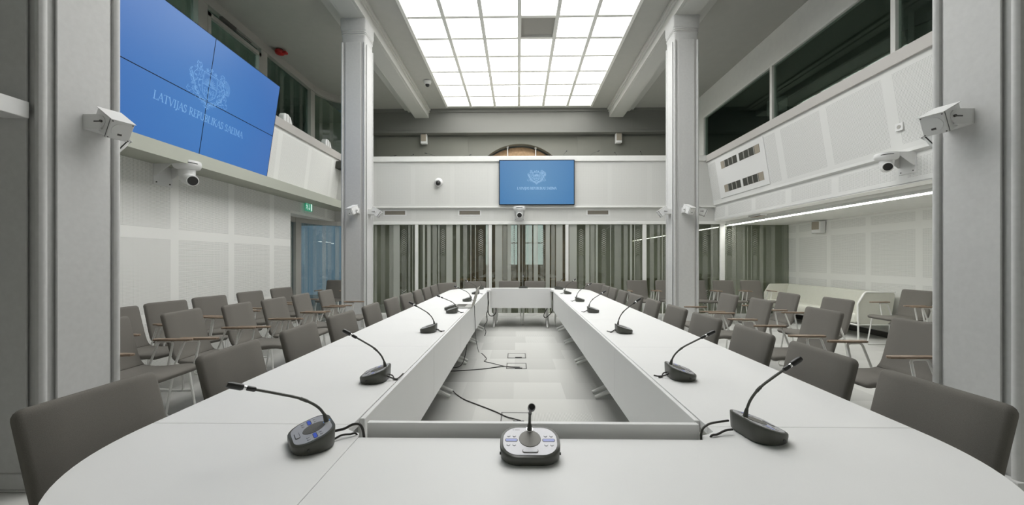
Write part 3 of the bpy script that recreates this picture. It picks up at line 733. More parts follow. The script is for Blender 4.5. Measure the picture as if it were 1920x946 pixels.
# ================================================================ CONFERENCE MICROPHONES
def ribbon(mb, pts, w, mi=0, plane='xz', y=0):
    """flat stroke in the local xz (or xy) plane"""
    pts = [Vector((p[0], p[1])) for p in pts]
    for a_, b_ in zip(pts[:-1], pts[1:]):
        d = b_-a_
        if d.length < 1e-6: continue
        d.normalize(); nn = Vector((-d.y, d.x))*w/2; e_ = d*w*.3
        q = [a_-e_-nn, b_+e_-nn, b_+e_+nn, a_-e_+nn]
        mb.add([(v.x, y, v.y) if plane == 'xz' else (v.x, v.y, y) for v in q], [(0, 1, 2, 3)], mi)
def mic_plate_z(y): return .026+(y+.062)/.124*.036
def build_mic(detail, neck=None, lcd='lcd'):
    """conference unit: local -y faces its user; plate rises to the back"""
    e = empty('conference_microphone')
    tilt = math.atan2(.036, .124)
    out = stadium(.176, .124, .052, 7 if detail else 4)
    def ringz(sc, f): return [(x*sc, y*sc, f(y*sc)) for x, y in out]
    b = MB()
    b.loft([ringz(.90, lambda y: 0.0), ringz(.97, lambda y: .006), ringz(1.0, lambda y: mic_plate_z(y)-.010), ringz(1.0, lambda y: mic_plate_z(y)-.002), ringz(.985, lambda y: mic_plate_z(y))])
    b.build('housing', M['charcoal'], e, angle=50)
    pl = stadium(.158, .106, .044, 7 if detail else 4)
    b = MB(); b.loft([[(x, y, mic_plate_z(y)-.002) for x, y in pl], [(x, y, mic_plate_z(y)+.0012) for x, y in pl]]); b.build('control_plate', M['silver'], e)
    b = MB(); b.loft([[(x, y, mic_plate_z(y)+.0005) for x, y in circ(.033, 24, 0, .008)], [(x, y, mic_plate_z(y)+.0025) for x, y in circ(.032, 24, 0, .008)]]); b.build('speaker_grille', M['grille'], e)
    if detail:
        for sx in (-1, 1):
            b = MB(); p_ = stadium(.034, .0085, .0035, 3); p_ = [(x+sx*.055, y+.002) for x, y in p_]
            b.loft([[(x, y, mic_plate_z(y)+.0008) for x, y in p_], [(x, y, mic_plate_z(y)+.0022) for x, y in p_]]); d_ = b.build('display', M[lcd], e)
            b = MB(); p2 = stadium(.038, .012, .005, 3); p2 = [(x+sx*.055, y+.0022) for x, y in p2]
            b.loft([[(x, y, mic_plate_z(y)) for x, y in p2], [(x, y, mic_plate_z(y)+.0016) for x, y in p2]]); b.build('display_bezel', M['rim'], e)
            for dx in (-.0085, .0085):
                for dy in (-.016, .019):
                    cx_, cy_ = sx*.055+dx, dy
                    b = MB(); b.loft([[(x, y, mic_plate_z(y)+.001) for x, y in circ(.0052, 14, cx_, cy_)], [(x, y, mic_plate_z(y)+.0028) for x, y in circ(.0044, 14, cx_, cy_)]])
                    b.build('button', M['silver'], e)
        b = MB(); p3 = stadium(.046, .014, .006, 4); p3 = [(x, y-.0395) for x, y in p3]
        b.loft([[(x, y, mic_plate_z(y)) for x, y in p3], [(x, y, mic_plate_z(y)+.002) for x, y in p3]]); b.build('button_bezel', M['rim'], e)
        b = MB(); p3 = stadium(.042, .0105, .0045, 4); p3 = [(x, y-.0395) for x, y in p3]
        b.loft([[(x, y, mic_plate_z(y)+.001) for x, y in p3], [(x, y, mic_plate_z(y)+.0035) for x, y in p3]]); b.build('talk_button', M['silver'], e)
        # printed maker's word and small mark on the plate
        b = MB(); wz = lambda y: mic_plate_z(y)+.0014
        gl = {'B': [[(0, 0), (0, 1), (.45, 1), (.55, .75), (.45, .52), (0, .52)], [(.45, .52), (.6, .25), (.45, 0), (0, 0)]], 'O': [[(0, .1), (0, .9), (.3, 1), (.6, .9), (.6, .1), (.3, 0), (0, .1)]],
              'S': [[(.6, .9), (.3, 1), (0, .8), (.3, .5), (.6, .25), (.3, 0), (0, .1)]], 'C': [[(.6, .85), (.3, 1), (0, .8), (0, .2), (.3, 0), (.6, .15)]], 'H': [[(0, 0), (0, 1)], [(.6, 0), (.6, 1)], [(0, .5), (.6, .5)]]}
        xo = -.043
        ring_ = [(xo-.006+.0022*math.cos(PI*i/5), .0435+.0022*math.sin(PI*i/5)) for i in range(11)]
        strokes = [ring_]
        for ch in 'BOSCH':
            for s_ in gl[ch]: strokes.append([(xo+px*.0026, .0415+py*.0038) for px, py in s_])
            xo += .0026
        for s_ in strokes:
            for p_, q_ in zip(s_[:-1], s_[1:]):
                a_, b_ = Vector(p_), Vector(q_); d = (b_-a_).normalized(); nn = Vector((-d.y, d.x))*.0003
                b.add([(v.x, v.y, wz(v.y)) for v in (a_-nn, b_-nn, b_+nn, a_+nn)], [(0, 1, 2, 3)])
        b.build('printed_word', M['rim'], e)
        # side sockets
        b = MB(); 
        for sx in (-1, 1): b.tube([(sx*.080, -.02, .018), (sx*.0885, -.02, .018)], .004, 10)
        b.build('side_socket', M['black'], e)
    if neck:
        (hy, hz), bend = neck
        base = Vector((0, .045, mic_plate_z(.045)))
        b = MB(); b.loft([[(x, y, mic_plate_z(y)+.0005) for x, y in circ(.0115, 18, 0, .045)], [(x, y, mic_plate_z(y)+.0035) for x, y in circ(.0105, 18, 0, .045)]]); b.build('neck_ring', M['chrome'], e)
        p0 = base; head = Vector((0, hy, hz))
        p1 = base+Vector((0, -.012, .05)); d = (head-(base+Vector((0, -.03, .10)))).normalized()
        Hh = head.y-base.y; Vv = head.z-base.z
        pts = smooth_path([p0]+[base+Vector((0, a_*Hh, b_*Vv)) for a_, b_ in ((.035, .17), (.13, .36), (.32, .56), (.58, .73))]+[base.lerp(head, .86)+Vector((0, 0, .006))], 5)
        n_ = len(pts); b = MB(); b.tube(pts[:6], [.0085, .0082, .0078, .0070, .0060, .0050], 10); b.tube(pts[4:], .0042, 8)
        m_ = pts[int(n_*.55)]; b.tube([pts[int(n_*.55)-1], m_, pts[int(n_*.55)+1]], .0052, 8)
        nk = b.build('gooseneck', M['charcoal'], e)
        dd = (pts[-1]-pts[-3]).normalized(); h0 = pts[-1]
        b = MB(); b.tube([h0-dd*.012, h0-dd*.008, h0+dd*.010, h0+dd*.014], [.0055, .0075, .0072, .0055], 12); b.tube([h0+dd*.020, h0+dd*.026, h0+dd*.052, h0+dd*.062], [.0070, .0098, .0098, .0075], 14)
        b.build('microphone_head', M['black'], e)
        b = MB(); b.tube([h0+dd*.013, h0+dd*.021], .0066, 12); b.build('light_ring', M['chrome'], e)
    return e
def rotz(v, a): return Vector((v[0]*math.cos(a)-v[1]*math.sin(a), v[0]*math.sin(a)+v[1]*math.cos(a), 0))
mics = [  # x, y, heading of the user (deg, direction the unit faces), head distance, head height over table, detail, label
 (.035, 1.155, -90, (-.125, .190), 1, 'lcd', 'conference microphone directly before the camera with its silver button plate facing us'),
 (-.652, 1.222, -143, (-.19, .220), 1, 'lcdblue', 'conference microphone with blue displays at the near left table corner'),
 (.795, 1.31, 8, (-.13, .235), 1, 'lcd', 'conference microphone at the near right table corner, largest on the right'),
 (-.69, 1.885, 184, (-.125, .225), 1, 'lcd', 'conference microphone on the left table side, second from the camera'),
 (.80, 1.945, -4, (-.135, .215), 1, 'lcd', 'conference microphone on the right table side, second from the camera'),
 (-.72, 3.14, 181, (-.13, .225), 0, 'lcd', 'conference microphone on the left table side, third from the camera'),
 (.84, 3.13, -2, (-.105, .255), 0, 'lcd', 'conference microphone on the right table side, third from the camera'),
 (-.72, 4.25, 180, (-.135, .175), 0, 'lcd', 'conference microphone on the left table side just before the laptop'),
 (.825, 4.32, -3, (-.11, .22), 0, 'lcd', 'conference microphone on the right table side, fourth from the camera'),
 (-.71, 5.44, 182, (-.155, .20), 0, 'lcd', 'conference microphone on the left table side just behind the laptop'),
 (.855, 5.44, 0, (-.135, .24), 0, 'lcd', 'conference microphone on the right table side, fifth from the camera'),
 (-.715, 6.55, 181, (-.15, .225), 0, 'lcd', 'conference microphone on the left table side, second from the far end'),
 (.835, 6.62, 0, (-.11, .235), 0, 'lcd', 'conference microphone on the right table side, second from the far end'),
 (-.745, 7.60, 150, (-.125, .23), 0, 'lcd', 'conference microphone at the far left table corner'),
 (.79, 7.58, 50, (-.12, .20), 0, 'lcd', 'conference microphone at the far right table corner'),
 (.10, 7.60, 90, (-.10, .26), 0, 'lcd', 'conference microphone at the middle of the far table end'),
]
MG = 'gooseneck conference microphones on the table'
for x, y, hd, nk, det, lcd, lab in mics:
    e = build_mic(det, (nk, .01), lcd); e.location = (x, y, TZ); e.rotation_euler = (0, 0, math.radians(hd+90)); tag(e, lab, 'microphone', MG)
e = build_mic(0, None); e.location = (-.787, 4.51, TZ); e.rotation_euler = (0, 0, math.radians(182+90)); tag(e, 'conference unit without a gooseneck, touching the laptop on the left table side', 'microphone', MG)
# cables from the units over the inner table edge
def cable(label, pts, r=.003, n=5, group=None, cat='cable'):
    o = MB().tube(smooth_path(pts, n), r, 6).build('cable', M['cable'], None); tag(o, label, cat, group); return o
CG = 'short microphone leads on the tabletop'
z1 = TZ+.02; zt = TZ+.0035
cable('black looped lead from the near left microphone to the table corner port', [(-.60, 1.268, z1), (-.57, 1.275, z1+.005), (-.545, 1.285, TZ+.035), (-.520, 1.286, TZ+.03), (-.510, 1.288, TZ-.02), (-.512, 1.288, .60)], .0042, group=CG)
cable('black low lead lying between the near left microphone and the table corner', [(-.588, 1.24, zt+.003), (-.57, 1.257, TZ+.012), (-.55, 1.272, TZ+.008), (-.535, 1.285, zt), (-.522, 1.289, .70)], .0032, group=CG)
cable('black looped lead from the near right microphone to the table corner port', [(.712, 1.335, TZ+.035), (.67, 1.32, TZ+.036), (.625, 1.300, TZ+.035), (.600, 1.290, TZ+.01), (.602, 1.287, .66)], .0035, group=CG)
cable('black low lead lying between the near right microphone and the table corner', [(.712, 1.31, TZ+.016), (.685, 1.305, TZ+.014), (.655, 1.295, TZ+.006), (.630, 1.288, TZ+.002), (.618, 1.287, .70)], .0035, group=CG)
names = {3: 'left side, second', 5: 'left side, third', 7: 'left side, fourth', 9: 'left side, fifth', 11: 'left side, sixth', 4: 'right side, second', 6: 'right side, third', 8: 'right side, fourth', 10: 'right side, fifth', 12: 'right side, sixth'}
for k, nm in names.items():
    x, y = mics[k][0], mics[k][1]; s = 1 if x < 0 else -1
    cable(f'short black lead behind the microphone on the {nm} from the camera', [(x+s*.058, y-.012, z1), (x+s*.085, y-.018, TZ+.012), (x+s*.105, y+.0, zt), (x+s*.125, y+(.03 if k in (3, 6) else .012), TZ+(.02 if k == 3 else .004))], .0032, group=CG)
    cable(f'second black lead coiled behind the microphone on the {nm} from the camera', [(x+s*.058, y+.012, z1), (x+s*.075, y+.02, TZ+.012), (x+s*.095, y-.012, zt), (x+s*.112, y-.02, zt)], .0032, group=CG)

# ================================================================ LAPTOP
lp = empty('laptop', (-.665, 4.78, TZ), math.radians(90), label='open silver laptop on the left side of the table', cat='laptop')
MB().prism(stadium(.33, .23, .012, 3), .004, .018).build('base', mat('laptop_silver', (.55, .55, .53), .35, metal=.4), lp, bevel=.002)
MB().box(-.14, .14, -.03, .085, .018, .0195).build('keyboard', M['rim'], lp, smooth=False)
Ms = Matrix.Translation((0, -.112, .018)) @ Matrix.Rotation(math.radians(14), 4, 'X')
Ms = Matrix.Translation((0, -.112, .018)) @ Matrix.Rotation(math.radians(16), 4, 'X')
b = MB(); b.box(-.165, .165, -.006, 0, 0, .232, M4=Ms); b.build('screen_lid', mat('laptop_lid', (.50, .48, .43), .4, metal=.3), lp, bevel=.002)
b = MB(); b.box(-.155, .155, .0005, .002, .012, .222, M4=Ms); b.build('display', M['black'], lp, smooth=False)

# ================================================================ CABLES ON THE FLOOR AND AT THE TABLE
FG = 'black cables on the carpet'
cable('black cable running from the near left table leg to the nearest floor box', [(-.645, 3.86, .02), (-.60, 3.80, .006), (-.50, 3.66, .006), (-.35, 3.52, .006), (-.20, 3.38, .006), (-.10, 3.27, .006), (-.04, 3.22, .010), (.02, 3.175, .012)], .005, group=FG)
cable('straight black cable from the left table to the second floor box', [(-.86, 4.55, .02), (-.75, 4.60, .006), (-.45, 4.68, .006), (-.20, 4.80, .006), (-.08, 4.78, .008), (.02, 4.75, .012)], .005, group=FG)
cable('wavy black cable hanging from the laptop down to the second floor box', [(-.60, 4.92, TZ+.004), (-.555, 4.93, TZ+.002), (-.550, 4.94, .62), (-.55, 5.0, .50), (-.553, 5.05, .40), (-.57, 5.3, .22), (-.56, 5.55, .008), (-.50, 5.45, .006), (-.42, 5.18, .006), (-.44, 5.05, .006), (-.36, 4.98, .006), (-.25, 4.88, .006), (-.12, 4.78, .007), (-.03, 4.745, .010)], .004, group=FG)
cable('black cable drooping in a loop under the left table', [(-.70, 5.0, .60), (-.66, 5.02, .42), (-.655, 4.95, .20), (-.70, 4.80, .02), (-.85, 4.72, .006)], .005, group=FG)
cable('black cable tangle hanging at the far left table corner', [(-.56, 7.35, .70), (-.565, 7.33, .40), (-.59, 7.25, .30), (-.57, 7.15, .20), (-.61, 7.0, .12), (-.57, 6.9, .05), (-.575, 6.75, .006)], .006, group=FG)
cable('black cable bundle hanging in the gap left of the far centre table', [(-.57, 7.42, .73), (-.575, 7.43, .60), (-.56, 7.42, .50), (-.575, 7.43, .38), (-.55, 7.45, .26), (-.48, 7.50, .24), (-.43, 7.55, .30), (-.44, 7.6, .42)], .009, group=FG)
cable('black cable bundle hanging in the gap right of the far centre table', [(.668, 7.42, .74), (.655, 7.43, .60), (.668, 7.42, .50), (.655, 7.43, .36), (.60, 7.46, .27), (.52, 7.52, .20), (.50, 7.56, .26), (.58, 7.6, .40)], .009, group=FG)
def floorbox(y0, y1, lab):
    e = empty('floor_box', (-.02, (y0+y1)/2, 0), label=lab, cat='floor box', group='carpeted floor boxes between the tables'); d = (y1-y0)/2
    b = MB(); b.box(-.125, .125, -d, -d+.012, 0, .004); b.box(-.125, -.115, -d, d, 0, .004); b.box(.115, .125, -d, d, 0, .004); b.box(-.115, .115, d-.003, d, 0, .003); b.build('rim', M['rim'], e, smooth=False)
    MB().box(-.02, .07, -d-.004, -d+.022, .004, .012).build('cable_outlet', M['black'], e, bevel=.002)
floorbox(3.16, 3.37, 'floor box nearest the camera, with a cable running into it')
floorbox(4.72, 4.97, 'middle floor box between the tables, with cables running into it')
floorbox(5.23, 5.49, 'farthest floor box between the tables, with an empty rim')

# ================================================================ LETTERING AND EMBLEM
def arcp(cx, cy, rx, ry, a0, a1, n=8): return [(cx+rx*math.cos(math.radians(a0+(a1-a0)*i/n)), cy+ry*math.sin(math.radians(a0+(a1-a0)*i/n))) for i in range(n+1)]
# strokes: (points, weight); serif capitals in a unit-high box, with their width
def sf(x, y, w=.14): return ([(x-w, y), (x+w, y)], .5)
LET = {
 'L': ([([(.16, 0), (.16, 1)], 1.3), sf(.16, 1), ([(.02, 0), (.58, 0), (.60, .16)], .55)], .66),
 'A': ([([(.10, 0), (.42, 1)], .6), ([(.42, 1), (.76, 0)], 1.3), ([(.22, .36), (.63, .36)], .5), sf(.10, 0, .11), sf(.76, 0, .12)], .84),
 'T': ([([(.38, 0), (.38, 1)], 1.3), ([(.02, .86), (.04, 1), (.72, 1), (.74, .86)], .55), sf(.38, 0)], .76),
 'V': ([([(.08, 1), (.42, 0)], 1.3), ([(.42, 0), (.74, 1)], .6), sf(.08, 1, .11), sf(.74, 1, .10)], .82),
 'I': ([([(.18, 0), (.18, 1)], 1.3), sf(.18, 0), sf(.18, 1)], .36),
 'J': ([([(.24, 1), (.24, .0), (.16, -.18), (.02, -.24)], 1.2), sf(.24, 1)], .40),
 'S': ([([(.46, .82), (.40, .97), (.25, 1.0), (.10, .92), (.08, .74), (.22, .58), (.42, .44), (.48, .25), (.38, .06), (.22, 0), (.08, .05), (.05, .20)], 1.0)], .56),
 'R': ([([(.15, 0), (.15, 1)], 1.3), ([(.02, 1), (.36, 1)]+arcp(.36, .76, .18, .24, 90, -90)+[(.15, .52)], .9), ([(.30, .52), (.66, 0), (.76, 0)], 1.2), sf(.15, 0)], .78),
 'E': ([([(.15, 0), (.15, 1)], 1.3), ([(.02, 1), (.52, 1), (.54, .86)], .55), ([(.15, .52), (.44, .52)], .55), ([(.02, 0), (.54, 0), (.57, .16)], .55)], .62),
 'P': ([([(.15, 0), (.15, 1)], 1.3), ([(.02, 1), (.34, 1)]+arcp(.34, .74, .18, .26, 90, -90)+[(.15, .48)], .9), sf(.15, 0)], .60),
 'U': ([([(.15, 1), (.15, .32), (.22, .08), (.42, 0), (.62, .10), (.67, .32), (.67, 1)], 1.0), sf(.15, 1), sf(.67, 1, .11)], .84),
 'B': ([([(.15, 0), (.15, 1)], 1.3), ([(.02, 1), (.32, 1)]+arcp(.32, .77, .16, .23, 90, -90)+[(.15, .54)], .9), ([(.32, .54)]+arcp(.34, .27, .21, .27, 90, -90)+[(.02, 0)], .9)], .66),
 'K': ([([(.15, 0), (.15, 1)], 1.3), ([(.60, 1), (.17, .50)], .7), ([(.27, .58), (.68, 0), (.78, 0)], 1.2), sf(.15, 0), sf(.15, 1), sf(.60, 1, .10)], .76),
 'M': ([([(.12, 0), (.20, 1)], .7), ([(.20, 1), (.50, .10)], 1.2), ([(.50, .10), (.80, 1)], .7), ([(.80, 1), (.88, 0)], 1.3), sf(.12, 0, .1), sf(.88, 0, .12)], 1.0),
}
def write(mb, text, cx, z0, h, big=(), y=0, track=.10, w=.075, small=1, fit=0):
    adv = []; x = 0
    if fit:
        nat = sum(.42*h if ch == ' ' else LET[ch][1]*h*small for ch in text); track = (fit-nat)/(h*small*(len(text)-3))
    for i, ch in enumerate(text):
        s = h*(1 if i in big else small)
        if ch == ' ': adv.append((x, s)); x += .42*h; continue
        adv.append((x, s)); x += (LET[ch][1]+track)*s
    off = cx-x/2
    for ch, (xa, s) in zip(text, adv):
        if ch == ' ': continue
        for pts, wt in LET[ch][0]: ribbon(mb, [(off+xa+px*s, z0+pz*s) for px, pz in pts], w*wt*h, y=y)
    return x
def emblem(mb, cx, cz, H, y=0, w=.012):
    """coat of arms in line work: shield with rising sun, supporters, stars, oak branches"""
    W = []
    def add(pts, k=1, mir=False):
        W.append((pts, k))
        if mir: W.append(([(-a, b) for a, b in pts], k))
    # shield
    add([(-.23, .30), (.23, .30)], 1.2); add([(-.23, .30), (-.24, -.08), (-.20, -.24), (-.10, -.34), (0, -.38), (.10, -.34), (.20, -.24), (.24, -.08), (.23, .30)], 1.2)
    add([(-.20, .27), (.20, .27), (.21, -.07), (.18, -.22), (.09, -.31), (0, -.35), (-.09, -.31), (-.18, -.22), (-.21, -.07), (-.20, .27)], .5)
    add([(-.23, -.02), (.23, -.02)], 1); add([(0, -.02), (0, -.37)], 1)
    # sun with rays
    add(arcp(0, -.01, .07, .07, 0, 180), 1); add(arcp(0, -.01, .045, .045, 0, 180), .6)
    for i in range(13):
        a = math.radians(6+i*14); add([(.085*math.cos(a), -.01+.085*math.sin(a)), (.19*math.cos(a), -.01+.21*math.sin(a))], 1.1)
    # small lion and griffin in the lower fields
    for sx in (-1, 1):
        add([(sx*.05, -.24), (sx*.07, -.14), (sx*.12, -.08), (sx*.16, -.10), (sx*.13, -.14), (sx*.17, -.18), (sx*.12, -.19), (sx*.13, -.26), (sx*.08, -.28)], .8)
        add([(sx*.04, -.10), (sx*.03, -.17), (sx*.06, -.20)], .7)
    # three stars in an arc
    for (sx, sz) in ((-.13, .38), (0, .43), (.13, .38)):
        st = []
        for i in range(11):
            r = .045 if i % 2 == 0 else .019; a = math.radians(90+36*i); st.append((sx+r*math.cos(a), sz+r*math.sin(a)))
        add(st, .9)
    add([(-.20, .33), (-.10, .35), (0, .37), (.10, .35), (.20, .33)], .7)
    # supporter on the left: rampant lion
    add([(-.26, .14), (-.30, .22), (-.29, .30), (-.33, .36), (-.31, .42), (-.35, .47), (-.40, .45), (-.45, .47), (-.46, .41), (-.43, .38), (-.46, .34), (-.42, .31), (-.44, .24), (-.50, .16), (-.52, .05), (-.49, -.06), (-.42, -.12), (-.44, -.20), (-.40, -.28), (-.32, -.30)], 1.1)
    add([(-.26, .06), (-.33, .02), (-.36, -.06), (-.31, -.12), (-.27, -.20), (-.24, -.24)], 1)
    add([(-.38, .40), (-.36, .34), (-.39, .28), (-.36, .20), (-.38, .10)], .7); add([(-.43, .12), (-.40, .02), (-.43, -.04)], .7)
    add([(-.50, -.04), (-.57, .02), (-.56, .12), (-.60, .18), (-.57, .24), (-.62, .20), (-.64, .12), (-.60, .04), (-.56, -.08), (-.48, -.14)], 1)
    # supporter on the right: griffin with wing and beak
    add([(.26, .14), (.30, .22), (.28, .30), (.32, .38), (.30, .44), (.36, .48), (.42, .46), (.45, .40), (.41, .37), (.44, .32), (.42, .24), (.46, .14), (.50, .04), (.48, -.08), (.42, -.14), (.44, -.22), (.39, -.29), (.32, -.30)], 1.1)
    for k in range(6):
        add(arcp(.50, .14, .05+.025*k, .06+.035*k, 120, -40), .75)
    add([(.26, .06), (.33, .02), (.36, -.06), (.31, -.12), (.27, -.20)], 1); add([(.36, .40), (.34, .32), (.37, .24), (.35, .14)], .7)
    add([(.48, -.10), (.56, -.06), (.60, -.14), (.56, -.22), (.60, -.28)], .9)
    # oak branches and ribbon below
    for sx in (-1, 1):
        add([(0, -.50)]+[(sx*(.10+.09*i), -.49+.022*i*i) for i in range(6)], 1)
        for i in range(7):
            bx, bz = sx*(.06+.085*i), -.49+.015*i*i
            add(arcp(bx, bz+.05, .04, .028, 0, 360, 7), .7); add([(bx-sx*.03, bz+.02), (bx+sx*.035, bz+.075)], .6); add(arcp(bx+sx*.02, bz-.03, .035, .022, 0, 360, 6), .6)
        add([(sx*.62, -.24), (sx*.66, -.34), (sx*.58, -.40), (sx*.52, -.34)], .8); add([(sx*.28, -.34), (sx*.40, -.36), (sx*.50, -.30)], .9)
        add([(0, -.56), (sx*.06, -.62), (sx*.02, -.60), (0, -.66)], 1)
    add([(-.10, -.47), (-.04, -.54), (.04, -.54), (.10, -.47)], 1)
    rr = random.Random(5)
    for sx in (-1, 1):
        for (ax, az) in ((.34, .38), (.40, .42), (.36, .28), (.42, .24), (.34, .16), (.44, .10), (.38, .02), (.46, -.02), (.36, -.20), (.42, -.24), (.30, -.26), (.55, .02), (.54, -.16), (.50, -.30), (.60, -.28), (.24, -.42), (.36, -.44), (.46, -.40), (.14, -.44), (.08, -.58)):
            a0 = rr.uniform(0, 360); add(arcp(sx*ax, az, rr.uniform(.02, .035), rr.uniform(.015, .03), a0, a0+rr.choice((200, 260)), 6), .7)
    for i in range(46):
        sx = rr.choice((-1, 1)); a0 = rr.uniform(0, 360); add(arcp(sx*rr.uniform(.27, .50), rr.uniform(-.32, .40), rr.uniform(.012, .03), rr.uniform(.012, .028), a0, a0+rr.uniform(150, 260), 5), .75)
    for i in range(6): add(arcp(-.13+.052*i, -.20+.03*(i % 2), .018, .022, 0, 270, 5), .6)
    for pts, k in W: ribbon(mb, [(cx+px*H*1.1, cz+pz*H) for px, pz in pts], w*k*H, y=y)
TXT = 'LATVIJAS REPUBLIKAS SAEIMA'; BIG = ()
# ---------------------------------------------------------------- video wall (leaning out at its top)
p = 1.42
rx = Vector((-.027, .9996, 0)).normalized()     # along the wall, away from the camera
up = Vector((.146, 0, .990)).normalized()       # up, leaning into the room
up = (up-rx*up.dot(rx)).normalized()
tl = Vector((-2.747*p-.0, 3.515*p, 1.32+2.010*p))   # top of the vertical joint
ctr = tl-up*(.5625*1.035*p)
nrm = rx.cross(up).normalized()
# local x along wall, z up, -y = towards the room
MW = Matrix((( rx.x, -nrm.x*-1, up.x, ctr.x), (rx.y, -nrm.y*-1, up.y, ctr.y), (rx.z, -nrm.z*-1, up.z, ctr.z), (0, 0, 0, 1)))
yax = Vector((MW[0][1], MW[1][1], MW[2][1]))
if yax.x > 0: 
    for r_ in range(3): MW[r_][1] = -MW[r_][1]
vw = empty('video_wall', (0, 0, 0), label='large blue video wall of four screens leaning from the left wall', cat='screen'); vw.matrix_world = MW
h = p*.5625*1.035; g_ = .005
for i in (-1, 0):
    for j in (-1, 0):
        MB().box(i*p+g_, (i+1)*p-g_, 0, .03, j*h+g_, (j+1)*h-g_).build('display_panel', M['vscreen'], vw, smooth=False)
MB().box(-p-.004, p+.004,   .012, .085, -h-.004, h+.004).build('housing', M['screenborder'], vw, smooth=False)
b = MB(); b.box(-g_*.9, g_*.9, -.001, .012, -h, h); b.box(-p, p, -.001, .012, -g_*.9, g_*.9)
for s_ in (-1, 1): b.box(min(s_*p, s_*(p-.008)), max(s_*p, s_*(p-.008)), -.001, .012, -h, h); b.box(-p, p, -.001, .012, min(s_*h, s_*(h-.007)), max(s_*h, s_*(h-.007)))
b.build('bezel', M['screenborder'], vw, smooth=False)
b = MB(); emblem(b, .01, .205, .47, y=-.0015, w=.0115); b.build('emblem', M['graphic'], vw, smooth=False)
b = MB(); write(b, TXT, .0, -.253, .088, y=-.0015, w=.10, fit=1.46); b.build('lettering', M['graphic'], vw, smooth=False)
br = MB(); br.box(-1.2, 1.2, .085, .20, .25, .31); br.box(-1.2, 1.2, .085, .11, -.55, -.49)
br.build('mounting_rail', M['rim'], vw, smooth=False)
# ---------------------------------------------------------------- television on the far parapet
tv = empty('television', (.427, 8.96, 3.085), label='blue television hung on the white far balcony front', cat='screen')
MB().box(-.865, .865, 0, .05, -.515, .515).build('bezel', M['screenborder'], tv, smooth=False, bevel=.004)
MB().box(-.848, .848, -.003, .002, -.498, .498).build('display', M['tvscreen'], tv, smooth=False)
b = MB(); emblem(b, -.005, .14, .29, y=-.0045, w=.018); b.build('emblem', M['graphic2'], tv, smooth=False)
b = MB(); write(b, TXT, 0.0, -.165, .058, y=-.0045, w=.13, fit=.90); b.build('lettering', M['graphic2'], tv, smooth=False)
MB().box(-.3, .3, .05, .075, -.2, .2).build('wall_bracket', M['rim'], tv, smooth=False)

# ================================================================ SMALL WALL-MOUNTED THINGS
def aim_matrix(loc, d, roll=0):
    d = Vector(d).normalized(); q = d.to_track_quat('-Y', 'Z'); return Matrix.Translation(loc) @ q.to_matrix().to_4x4()
def column_speaker(root, out, aim, label, s=1.0, arm=.13):
    """white box on a U bracket: root on the column face, out = face normal, aim = where the front looks"""
    out = Vector(out).normalized()
    e = empty('wall_speaker', root, label=label, cat='speaker', group='white boxed speakers on the columns')
    Q = out.to_track_quat('X', 'Z').to_matrix().to_4x4()
    b = MB(); b.box(0, .006, -.07, .07, -.045, .045, M4=Q)
    for sy in (-.072, .066):
        pl = [(0, -.045), (0, .045), (arm-.03, .045), (arm-.008, .036), (arm+.006, .018), (arm+.012, 0), (arm+.006, -.018), (arm-.008, -.036), (arm-.03, -.045)]
        n = len(pl); vs = [(x, sy, z) for x, z in pl]+[(x, sy+.006, z) for x, z in pl]
        b.add(vs, [tuple(range(n)), tuple(range(2*n-1, n-1, -1))]+[(i, n+i, n+(i+1) % n, (i+1) % n) for i in range(n)], M4=Q)
    b.box(0, arm-.02, -.07, .07, -.047, -.043, M4=Q)
    b.build('bracket', M['plastic'], e, smooth=False)
    c = out*(arm-.012)
    A = Matrix.Translation(c) @ Vector(aim).normalized().to_track_quat('X', 'Z').to_matrix().to_4x4()
    B = lambda *a, **k: MB().box(*a, M4=A)
    MB().box(-.085, .075, -.058, .058, -.062, .062, M4=A).build('speaker_body', M['plastic'], e, bevel=.006)
    MB().box(.079, .092, -.058, .058, -.062, .062, M4=A).build('front_cover', M['plastic'], e, bevel=.004)
    MB().box(  .074, .080, -.0575, .0575, -.0615, .0615, M4=A).build('seal', M['black'], e, smooth=False)
    MB().box(-.095, .10, -.062, .062, .063, .067, M4=A).build('sun_shield', M['plastic'], e, bevel=.001)
    b = MB(); b.tube([(.092, 0, 0), (.096, 0, 0)], .046, 24, M4=A); fcv = b.build('round_lens', M['plastic'], e)
    b = MB(); b.box(.0962, .0975, -.012, .010, -.030, -.018, M4=A)
    for yy in (-.05, .05):
        for zz in (-.054, .054): b.tube([(.092, yy, zz), (.094, yy, zz)], .004, 8, M4=A)
    b.build('screw', M['rim'], e)
    b = MB()
    for sy in (-.080, .072): b.tube([c+out*0+Q.to_3x3() @ Vector((0, sy, 0)), c+Q.to_3x3() @ Vector((0, sy+.008, 0))], .008, 10)
    for sy in (-.0745, .0725): b.box(arm-.06, arm-.012, sy, sy+.002, -.004, .004, M4=Q)
    b.build('pivot_bolt', M['rim'], e)
    return e
zc = 2.185
column_speaker((-2.728, 2.48, zc), (1, 0, 0), (.80, -.28, -.52), 'white boxed speaker on the inner face of the near left column')
column_speaker((2.748, 2.47, zc), (-1, 0, 0), (-.82, -.28, -.42), 'white boxed speaker on the inner face of the near right column')
column_speaker((-2.96, 2.655, zc), (0, 1, 0), (.5, .8, -.6), 'white boxed speaker peeking out behind the near left column')
column_speaker((2.99, 2.655, zc), (0, 1, 0), (-.5, .8, -.6), 'white boxed speaker peeking out behind the near right column')
column_speaker((-2.86, 2.185, zc-.015), (0, -1, 0), (-.3, -.9, -.25), 'white boxed speaker bracket at the left edge of the picture', arm=.22)
